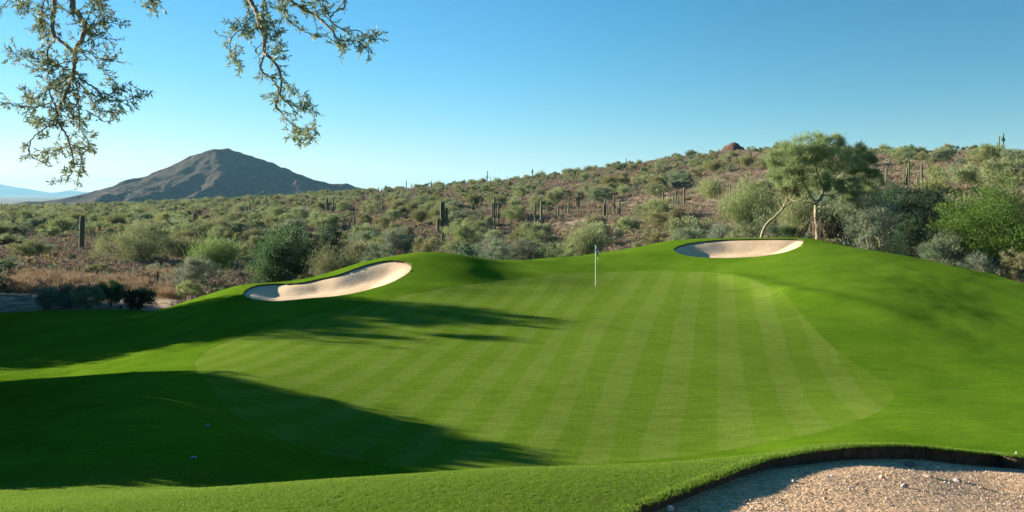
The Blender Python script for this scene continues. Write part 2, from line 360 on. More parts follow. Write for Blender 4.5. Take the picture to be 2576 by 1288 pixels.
# ------------------------------------------------------------------ turf: polar grid with snapped, skirted edges
def turf_build():
    th = np.concatenate([np.arange(R(-66), R(-34), .012), np.arange(R(-34), R(34), .0026), np.arange(R(34), R(66), .012)])
    lr = np.arange(math.log(1.6), math.log(88), .0037)
    TH, LR = np.meshgrid(th, lr); r = np.exp(LR); X = (r*np.sin(TH)).ravel(); Y = (r*np.cos(TH)).ravel()
    rr = r.ravel(); cell = .0042*rr
    XY = np.c_[X, Y]
    sds = {}
    for k, poly, mk in (('outer', P_outer, np.ones(len(X), bool)), ('bl', P_bl, None), ('br', P_br, None), ('grav', P_grav, rr < 24), ('green', P_green, None)):
        if mk is None:
            lo = poly.min(0)-1; hi = poly.max(0)+1; mk = ((XY > lo) & (XY < hi)).all(1)
        if k == 'outer': mk = rr > 30
        sd = np.full(len(X), 9. if k == 'outer' else -9.); idx = np.where(mk)[0]
        s, q = polysdf(XY[idx], poly); near = np.abs(s) < (.47*rr[idx]*.0026 if k == 'green' else .55*rr[idx]*.0037)
        XY[idx[near]] = q[near]; s[near] = 0; sd[idx] = s; sds[k] = sd
    X, Y = XY.T; Z = HT(X, Y)
    nr, nc = TH.shape; i = np.arange(nr*nc).reshape(nr, nc)
    Fq = np.stack([i[:-1, :-1], i[:-1, 1:], i[1:, 1:], i[1:, :-1]], -1).reshape(-1, 4)
    Fq = Fq[:, ::-1]   # normals up
    fm = {k: v[Fq].sum(1) for k, v in sds.items()}
    keep = (fm['outer'] > 0) & (fm['bl'] <= 0) & (fm['br'] <= 0) & (fm['grav'] <= 0)
    isg = fm['green'] > 0
    def sub(mask, name, mats, drop, dz=0., soft=False):
        f = Fq[mask]; used = np.unique(f); re = np.full(len(X), -1); re[used] = np.arange(len(used)); f = re[f]
        V = np.c_[X[used], Y[used], Z[used]+dz*(1-sstep(-4, 4, X[used]))]
        E = np.concatenate([f[:, [0, 1]], f[:, [1, 2]], f[:, [2, 3]], f[:, [3, 0]]]); Es = np.sort(E, 1)
        key = Es[:, 0].astype(np.int64)*len(V)+Es[:, 1]; u, inv, cnt = np.unique(key, return_inverse=True, return_counts=True)
        B = E[cnt[inv] == 1]
        gm = np.abs(sds['green'][used]) < .03; B = B[~(gm[B[:, 0]] & gm[B[:, 1]])] if len(B) else B
        if not len(B): return link(name, npmesh(name, V, [f], None, True, mats[:1]))
        d = drop(used[B[:, 0]]); bv = np.unique(B); map2 = np.full(len(V), -1); map2[bv] = np.arange(len(bv))+len(V)
        V1 = V[bv].copy(); V2 = V[bv].copy(); V2[:, 2] -= drop(used[bv]); nb = len(bv); V2[:, :2] += np.c_[fbm(V2[:, 0]*3, V2[:, 1]*3, 3, 61), fbm(V2[:, 0]*3, V2[:, 1]*3, 3, 62)]*.05
        sk = np.stack([map2[B[:, 1]], map2[B[:, 0]], map2[B[:, 0]]+nb, map2[B[:, 1]]+nb], 1)
        me = npmesh(name, np.vstack([V, V1, V2]), [np.vstack([f, sk])], None, True, mats, np.r_[np.zeros(len(f)), np.ones(len(sk))])
        return link(name, me)
    def drop(ix):
        d = np.full(len(ix), .04); d = np.where(np.abs(sds['outer'][ix]) < .02, 1.3, d)
        d = np.where((np.abs(sds['bl'][ix]) < .02) | (np.abs(sds['br'][ix]) < .02), .2, d)
        return np.where(np.abs(sds['grav'][ix]) < .02, .42, d)
    t = sub(keep & ~isg, 'fairway_turf', [M['turf'], M['soil']], drop, 0, True); tag(t, kind='structure', label='mown green turf with mounds around the putting green')
    g = sub(keep & isg, 'putting_green', [M['green'], M['turf']], lambda ix: np.full(len(ix), .03), -.005); tag(g, kind='structure', label='striped closely mown putting green')
turf_build()

def sand_patch(name, poly, step, zf, material, kind, label, margin=.3):
    lo = poly.min(0)-margin; hi = poly.max(0)+margin
    xs = np.arange(lo[0], hi[0], step); ys = np.arange(lo[1], hi[1], step); X, Y = np.meshgrid(xs, ys); XY = np.c_[X.ravel(), Y.ravel()]
    sd, _ = polysdf(XY, poly); Z = zf(XY[:, 0], XY[:, 1], sd)
    nr, nc = X.shape; i = np.arange(nr*nc).reshape(nr, nc)
    Fq = np.stack([i[:-1, :-1], i[:-1, 1:], i[1:, 1:], i[1:, :-1]], -1).reshape(-1, 4)
    Fq = Fq[(sd[Fq] > -margin).all(1)]; used = np.unique(Fq); re = np.full(len(XY), -1); re[used] = np.arange(len(used))
    me = npmesh(name, np.c_[XY[used], Z[used]], [re[Fq]], None, True, [material]); o = link(name, me)
    return tag(o, kind=kind, label=label)
def bowl(depth, width):
    return lambda x, y, sd: HT(x, y) - .085 - depth*sstep(-.1, width, sd) + .016*fbm(x*1.4, y*1.4, 3, 9)*sstep(0, .6, sd)
sand_patch('sand_bunker', P_bl, .09, bowl(.42, 1.7), M['sand'], 'structure', 'left greenside sand bunker cut into the mound')
sand_patch('sand_bunker', P_br, .10, bowl(.55, 2.0), M['sand'], 'structure', 'right greenside sand bunker on the crest')
def gravel_z(x, y, sd):
    return HT(x, y) - (.12+.09*sstep(10, 13.5, y))*sstep(-.25, .02, sd) + .03*fbm(x*.5, y*.5, 3, 3)*sstep(0, 1, sd) + .004*fbm(x*9, y*9, 3, 4)
sand_patch('gravel_ground', P_grav, .05, gravel_z, M['gravel'], 'structure', 'stony gravel waste area beside the camera', .25)

# ------------------------------------------------------------------ desert ground to the horizon
def desert_build():
    th = np.concatenate([np.arange(R(-80), R(-34), .02), np.arange(R(-34), R(34), .004), np.arange(R(34), R(80.1), .02)])
    lr = np.concatenate([np.arange(math.log(22), math.log(900), .01), np.arange(math.log(900), math.log(60000), .05)])
    TH, LR = np.meshgrid(th, lr); r = np.exp(LR); X = (r*np.sin(TH)).ravel(); Y = (r*np.cos(TH)).ravel(); Z = HD(X, Y)
    nr, nc = TH.shape; i = np.arange(nr*nc).reshape(nr, nc)
    Fq = np.stack([i[:-1, :-1], i[1:, :-1], i[1:, 1:], i[:-1, 1:]], -1).reshape(-1, 4)[:, ::-1]
    o = link('desert_ground', npmesh('desert_ground', np.c_[X, Y, Z], [Fq], None, True, [M['desert']])); tag(o, kind='structure', label='brown stony desert ground rising into a hillside')
desert_build()

# ------------------------------------------------------------------ mountains
def mount_mat(name, c1, c2, c3, sc):
    m, n, b = mat(name, .95, .05); p = pos(n)
    c = mix(n, ramp(n, noise(n, p, sc, 6, .65), [(.4, (0, 0, 0)), (.6, (1, 1, 1))]), c1, c2)
    c = mix(n, ramp(n, noise(n, p, sc*6, 6, .85), [(.47, (0, 0, 0)), (.56, (1, 1, 1))]), c, c3)
    n.links.new(c, b.inputs['Base Color']); bump(n, b, noise(n, p, sc*5, 6, .75), 1., 6.)
    return m
def mountain():
    D = 3000.; k = D/F
    crest = [(40, 512, 0), (150, 505, 0), (300, 475, -60), (400, 444, -40), (440, 418, -30), (480, 396, -10), (540, 372, 0), (600, 382, 20), (632, 390, 30), (680, 412, 40), (750, 440, 60), (800, 454, 60), (830, 461, 60), (870, 464, 60), (915, 473, 60), (945, 484, 60), (1000, 505, 60)]
    spurs = [[(540, 374, 0), (500, 430, -200), (420, 475, -420), (330, 500, -600)],
             [(632, 392, 30), (660, 440, -150), (620, 480, -350), (540, 500, -520)],
             [(680, 414, 40), (740, 455, -160), (760, 480, -350), (740, 500, -500)],
             [(540, 374, 0), (552, 400, -110), (556, 430, -230), (530, 470, -400), (470, 500, -600)],
             [(600, 384, 20), (612, 420, -90), (640, 450, -190)],
             [(720, 432, 50), (700, 462, -200), (650, 492, -420)],
             [(500, 388, -10), (450, 440, -180), (400, 480, -350), (330, 505, -560)],
             [(750, 442, 60), (800, 474, -200), (820, 495, -380)],
             [(800, 456, 60), (840, 474, -100), (850, 492, -250)],
             [(440, 420, -30), (380, 462, -200), (260, 495, -400)]]
    def w3(L): return np.array([((px-1288)*(D+dy)/F, D+dy, EYE-(py-HOR)*(D+dy)/F) for px, py, dy in L])
    X, Y = np.meshgrid(np.arange(-2150, -150, 6.), np.arange(2050, 3700, 6.)); P = np.c_[X.ravel(), Y.ravel()]
    H = np.full(len(P), -500.)
    for line, sl, sm in [(w3(crest), .58, 1)] + [(w3(s), .52, 1) for s in spurs]:
        for a, b in zip(line[:-1], line[1:]):
            ab = (b-a)[:2]; t = np.clip(((P-a[:2]) @ ab)/(ab @ ab), 0, 1); q = a[:2]+t[:, None]*ab
            d = np.hypot(*(P-q).T); z = a[2]+t*(b[2]-a[2]) - sl*(np.sqrt(d*d+5**2)-5)*(1-.3*np.clip(d/500, 0, 1))
            # smooth maximum
            hh = np.clip(.5+.5*(z-H)/6, 0, 1); H = H*(1-hh)+z*hh + 6*hh*(1-hh)*.5
    H += fbm(P[:, 0]*.006, P[:, 1]*.006, 4, 21)*14*sstep(-60, 30, H) + fbm(P[:, 0]*.02, P[:, 1]*.02, 4, 22)*10*sstep(-60, 10, H) + fbm(P[:, 0]*.07, P[:, 1]*.07, 2, 23)*3.5*sstep(-60, 10, H)
    edge = sstep(0, 250, np.minimum.reduce([P[:, 0]+2150, -150-P[:, 0], P[:, 1]-2050, 3700-P[:, 1]]))
    H = np.maximum(H, -70)*edge + (-80)*(1-edge)
    nr, nc = X.shape; i = np.arange(nr*nc).reshape(nr, nc); Fq = np.stack([i[:-1, :-1], i[:-1, 1:], i[1:, 1:], i[1:, :-1]], -1).reshape(-1, 4)
    m = mount_mat('mountain_rock', (.050, .034, .025), (.090, .064, .048), (.012, .016, .009), .012)
    tag(link('mountain', npmesh('mountain', np.c_[P, H], [Fq], None, True, [m])), kind='structure', label='dark rocky desert mountain on the left horizon')
    # hazy range on the far left
    prof = [(-400, 478), (-200, 470), (-60, 468), (0, 464), (20, 468), (45, 470), (70, 476), (90, 482), (120, 485), (160, 482), (178, 479), (195, 483), (215, 482), (240, 486), (330, 489), (700, 489)]
    D = 26000.; xs = np.arange(-420, 700, 2.); top = np.interp(xs, [p[0] for p in prof], [p[1] for p in prof])
    zt = EYE-(top-HOR)*D/F + fbm(xs*.05, xs*0, 4, 31)*25
    V = []; 
    for j, (dy, f_) in enumerate([(-2500, 0), (-1500, .35), (-700, .7), (0, 1), (900, .6), (2500, 0)]):
        n_ = fbm(xs*.03+j*3, xs*0+j*7.7, 4, 33)*90*(f_ > 0)*(f_ < 1)
        V.append(np.c_[(xs-1288)*D/F, np.full(len(xs), D+dy), -80+(zt+80)*f_+n_])
    V = np.concatenate(V); nc = len(xs); i = np.arange(len(V)).reshape(6, nc); Fq = np.stack([i[:-1, :-1], i[:-1, 1:], i[1:, 1:], i[1:, :-1]], -1).reshape(-1, 4)
    tag(link('far_mountains', npmesh('far_mountains', V, [Fq], None, True, [m])), kind='structure', label='pale hazy mountain range far off at the left edge')
    # rocky knob behind the hill crest
    X, Y = np.meshgrid(np.arange(-36, 36.1, .8), np.arange(-30, 30.1, .8)); cx, cy = (1843-1288)*470/F, 470
    d = np.hypot(X*.92, Y*.8); H = 12.5*np.exp(-(d/8.5)**2)*(1) + 10*np.exp(-(d/24)**2) + fbm(X*.16+5, Y*.16, 5, 41)*3.2*np.exp(-(d/16)**2) + fbm(X*.5, Y*.5, 3, 42)*1.0*np.exp(-(d/14)**2)
    zb = EYE-(366-HOR)*cy/F - 20.5
    V = np.c_[(X+cx).ravel(), (Y+cy).ravel(), (H+zb).ravel()]; nr, nc = X.shape; i = np.arange(nr*nc).reshape(nr, nc); Fq = np.stack([i[:-1, :-1], i[:-1, 1:], i[1:, 1:], i[1:, :-1]], -1).reshape(-1, 4)
    m2 = mount_mat('knob_rock', (.10, .045, .035), (.19, .10, .08), (.05, .03, .025), .25)
    m2.node_tree.nodes['Bump'].inputs['Distance'].default_value = .6
    tag(link('rocky_knob', npmesh('rocky_knob', V, [Fq], None, True, [m2])), kind='structure', label='reddish rocky knob poking above the hill crest')
mountain()
# ------------------------------------------------------------------ plant materials
def leaf_mat(name, c1, c2, trans=.32, jitter=.16, spec=.15):
    m, n, b = mat(name, .7, spec)
    a = N(n, 'ShaderNodeAttribute'); a.attribute_name = 'var'; oi = N(n, 'ShaderNodeObjectInfo')
    col = mix(n, a.outputs['Fac'], c1, c2)
    h = N(n, 'ShaderNodeHueSaturation'); n.links.new(col, h.inputs['Color'])
    n.links.new(math_(n, 'ADD', math_(n, 'MULTIPLY', oi.outputs['Random'], jitter*.22), .5-jitter*.11), h.inputs['Hue'])
    rv = math_(n, 'FRACT', math_(n, 'MULTIPLY', oi.outputs['Random'], 7.31)); n.links.new(math_(n, 'ADD', math_(n, 'MULTIPLY', rv, jitter*1.6), 1-jitter*.8), h.inputs['Value'])
    rs = math_(n, 'FRACT', math_(n, 'MULTIPLY', oi.outputs['Random'], 3.77)); n.links.new(math_(n, 'ADD', math_(n, 'MULTIPLY', rs, jitter*1.2), 1-jitter*.6), h.inputs['Saturation'])
    n.links.new(h.outputs[0], b.inputs['Base Color'])
    tr = N(n, 'ShaderNodeBsdfTranslucent'); n.links.new(h.outputs[0], tr.inputs['Color'])
    mx = N(n, 'ShaderNodeMixShader'); mx.inputs[0].default_value = trans
    n.links.new(b.outputs[0], mx.inputs[1]); n.links.new(tr.outputs[0], mx.inputs[2]); n.links.new(mx.outputs[0], n.nodes['Material Output'].inputs['Surface'])
    return m
LM = {
 'palo': leaf_mat('palo_verde_foliage', (.150, .190, .080), (.280, .325, .150)),
 'soft': leaf_mat('soft_green_foliage', (.100, .165, .045), (.200, .285, .090)),
 'palotree': leaf_mat('palo_verde_crown', (.165, .210, .090), (.320, .380, .185), .4),
 'lime': leaf_mat('bright_green_foliage', (.055, .125, .020), (.120, .225, .048)),
 'olive': leaf_mat('olive_foliage', (.130, .145, .060), (.240, .245, .110)),
 'yellow': leaf_mat('yellow_foliage', (.165, .170, .070), (.285, .285, .130)),
 'grey': leaf_mat('grey_green_foliage', (.130, .165, .105), (.250, .295, .195)),
 'sage': leaf_mat('sage_foliage', (.105, .150, .080), (.205, .255, .145)),
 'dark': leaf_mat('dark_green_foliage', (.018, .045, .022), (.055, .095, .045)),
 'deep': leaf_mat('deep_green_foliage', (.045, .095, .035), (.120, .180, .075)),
 'glossy': leaf_mat('glossy_foliage', (.045, .110, .040), (.150, .220, .120), .2, .15, .5),
 'brown': leaf_mat('dry_brown_twigs', (0.143, 0.091, 0.052), (0.247, 0.169, 0.098), .15),
 'tan': leaf_mat('dry_tan_grass', (.190, .130, .075), (.300, .220, .125), .3, .15),
 'scrub': leaf_mat('low_scrub_twigs', (.190, .148, .105), (.350, .280, .190), .1, .3),
 'flower': leaf_mat('white_flowers', (.16, .22, .14), (.60, .62, .50), .1, .1),
 'iron': leaf_mat('ironwood_leaflets', (.075, .120, .040), (.330, .390, .210), .3, .1, .35),
}
M['bark'] = simple('dark_bark', (.045, .035, .025), (.10, .08, .055), 9, .9, .6, 30, .03)
M['palebark'] = simple('pale_bark', (.17, .145, .085), (.33, .28, .18), 6, .85, .4, 25, .02)
M['greenbark'] = simple('green_bark', (.16, .17, .07), (.30, .29, .14), 5, .8, .4, 25, .02)
M['ironbark'] = simple('branch_bark', (.13, .10, .065), (.27, .22, .15), 22, .85, .6, 60, .01)

# ------------------------------------------------------------------ foliage
def blob_leaves(rng, blobs, n, L, W, up=.5, per=55, clump=.16, flat=0.):
    """blobs (k,6): centre xyz, radii xyz. Leaves sit in uneven clumps through the outer part of every blob."""
    blobs = np.asarray(blobs, float); vol = (blobs[:, 3]*blobs[:, 4]*blobs[:, 5])**(2/3); pick = rng.choice(len(blobs), 4000, p=vol/vol.sum())
    nc = max(14, int(n/per)); B = blobs[pick[:nc] if nc <= 4000 else rng.choice(len(blobs), nc, p=vol/vol.sum())]
    d = unit(rng.normal(size=(len(B), 3))); rad = rng.uniform(.35, 1.0, (len(B), 1))**.55 * rng.uniform(.85, 1.12, (len(B), 1))
    C = B[:, :3] + d*B[:, 3:]*rad; cs = clump*B[:, 3:].mean(1)
    w = rng.uniform(.15, 1, len(B))**1.3; idx = rng.choice(len(B), n, p=w/w.sum())
    P = C[idx] + rng.normal(size=(n, 3))*cs[idx][:, None]*[1, 1, .8]
    out = unit((P - B[idx, :3])/B[idx, 3:]); D = out*(1-up) + [0, 0, up] + rng.normal(size=(n, 3))*.35
    D += (d[idx])*.3
    V, Fq = leafquads(rng, P, D, L*rng.uniform(.6, 1.3, n), W*rng.uniform(.7, 1.3, n))
    cv = rng.uniform(0, 1, len(B))[idx]; var = np.clip(.55*cv + .45*rng.uniform(0, 1, n), 0, 1)
    return V, Fq, np.repeat(var, 4)
def dome_blobs(rng, w, h, k=9, z0=.15, squash=1.):
    """blobs filling an uneven dome of width w and height h standing on the ground"""
    out = []
    w *= 1.06; h *= 1.05
    for i in range(k):
        a = rng.uniform(0, 2*math.pi); q = math.sqrt(rng.uniform(0, 1))*.68; x = math.cos(a)*q*w/2; y = math.sin(a)*q*w/2*squash
        top = h*math.sqrt(max(0, 1-(q*1.05)**2))*rng.uniform(.78, 1.02); r = rng.uniform(.17, .27)*w
        rz = min(r*.9, top*.4); zc = rng.uniform(z0*h+rz*.8, max(z0*h+rz*.81, top-rz)); zc = zc if i % 3 else top-rz
        out.append((x, y, zc, r, r*squash, rz))
    out.append((0, 0, h*.5, w*.27, w*.27*squash, h*.36)); return out
def stem_buf(rng, blobs, r0, spread=.12, nst=3, twigs=1):
    b = Buf()
    for i in range(nst):
        a = rng.uniform(0, 6.28); base = np.array([math.cos(a)*spread, math.sin(a)*spread, -.25])
        tgt = [blobs[j] for j in rng.choice(len(blobs), min(len(blobs), 3*twigs), replace=False)]
        mid = base*1.8 + np.array([0, 0, .25+np.mean([t[2] for t in tgt])*.35])
        b.add(*tube(smooth_path([base, (base+mid)/2 + rng.normal(size=3)*[.06, .06, 0], mid], 3), np.linspace(r0, r0*.75, 7), 7))
        for t in tgt:
            e = np.array(t[:3]); m = (mid+e)/2 + rng.normal(size=3)*.12*np.linalg.norm(e-mid)
            p = smooth_path([mid, m, e], 4); b.add(*tube(p, np.linspace(r0*.6, r0*.15, len(p)), 5))
            for q in range(3):
                s = p[rng.integers(3, len(p))]; dd = unit(rng.normal(size=3)+[0, 0, .6])*np.mean(t[3:])*.9
                b.add(*tube([s, s+dd*.5+rng.normal(size=3)*.03, s+dd], [r0*.2, r0*.13, r0*.05], 4))
    return b
def upright_leaves(rng, w, h, n, L, W, k=26):
    """feathery plant of upright sprays fanning from the base"""
    base = rng.normal(size=(k, 2))*w*.05; a = rng.uniform(0, 6.28, k); q = np.sqrt(rng.uniform(0, 1, k))
    tip = np.c_[np.cos(a)*q*w*.46, np.sin(a)*q*w*.46, h*(1-.42*q**2)*rng.uniform(.8, 1.05, k)]
    idx = rng.integers(0, k, n); t = rng.uniform(.18, 1, n)**.8
    b3 = np.c_[base, np.zeros(k)]
    P = b3[idx]*(1-t[:, None]) + tip[idx]*t[:, None]*np.array([1, 1, 1]); P[:, 2] += .25*h*np.sin(t*math.pi)*q[idx]
    D = unit(tip[idx]-b3[idx]+[0, 0, h*.2]); P += rng.normal(size=(n, 3))*(.03+.075*t[:, None])*w
    V, Fq = leafquads(rng, P, D + rng.normal(size=(n, 3))*.32, L*rng.uniform(.6, 1.3, n), W)
    return V, Fq, np.repeat(np.clip(.5*rng.uniform(0, 1, k)[idx]+.5*rng.uniform(0, 1, n), 0, 1), 4)

HID = bpy.data.collections.new('prototypes')    # meshes only; the objects in it serve the stuff scatters
def proto(name, V, Fq, var, m):
    me = npmesh(name, V, [Fq], {'var': var}, False, [m]); return me
rng = np.random.default_rng(7)
# bush prototypes, unit-ish size (metres), used for repeats
def bush_mesh(kind, m, w, h, n, L, W, seed, up=.5):
    r = np.random.default_rng(seed)
    if kind == 'fan': V, Fq, v = upright_leaves(r, w, h, n, L, W)
    else: V, Fq, v = blob_leaves(r, dome_blobs(r, w, h, 8), n, L, W, up, 80, clump=.2)
    return proto('bush_foliage', V, Fq, v, LM[m])
FARB = []
for i, (k, m, w_, h_) in enumerate([('dome', 'palo', 3.6, 2.6), ('dome', 'palo', 4.2, 2.5), ('fan', 'olive', 3.0, 2.3), ('dome', 'olive', 3.4, 2.2), ('dome', 'sage', 3.6, 2.4), ('fan', 'palo', 3.4, 2.6), ('dome', 'grey', 3.0, 2.0), ('dome', 'yellow', 3.4, 2.4), ('dome', 'deep', 3.8, 2.8)]):
    FARB.append((k, m, w_, h_, bush_mesh(k, m, w_, h_, 1500, .30, .085, 100+i)))
NEARB = []
for i, (k, m, w_, h_) in enumerate([('dome', 'palo', 3.6, 2.6), ('dome', 'palo', 4.2, 2.5), ('fan', 'olive', 3.0, 2.3), ('dome', 'olive', 3.4, 2.2), ('dome', 'sage', 3.6, 2.4), ('fan', 'palo', 3.4, 2.6), ('dome', 'grey', 3.0, 2.0), ('dome', 'yellow', 3.4, 2.4)]):
    NEARB.append((k, m, w_, h_, bush_mesh(k, m, w_, h_, 6000, .22, .045, 200+i)))
KINDWORD = {'palo': 'yellow-green', 'olive': 'olive', 'sage': 'dull green', 'grey': 'grey-green', 'yellow': 'yellowish', 'deep': 'deep green'}

# ------------------------------------------------------------------ where things stand
def hit(px, py, d0=62, d1=900, n=900):
    ds = np.exp(np.linspace(math.log(d0), math.log(d1), n)); xs = (px-1288)*ds/F
    g = EYE-(py-HOR)*ds/F - HD(xs, ds)
    i = int(np.argmax(g < 0)) if (g < 0).any() else int(np.argmin(g))
    return float(xs[i]), float(ds[i]), float(HD(xs[i], ds[i]))

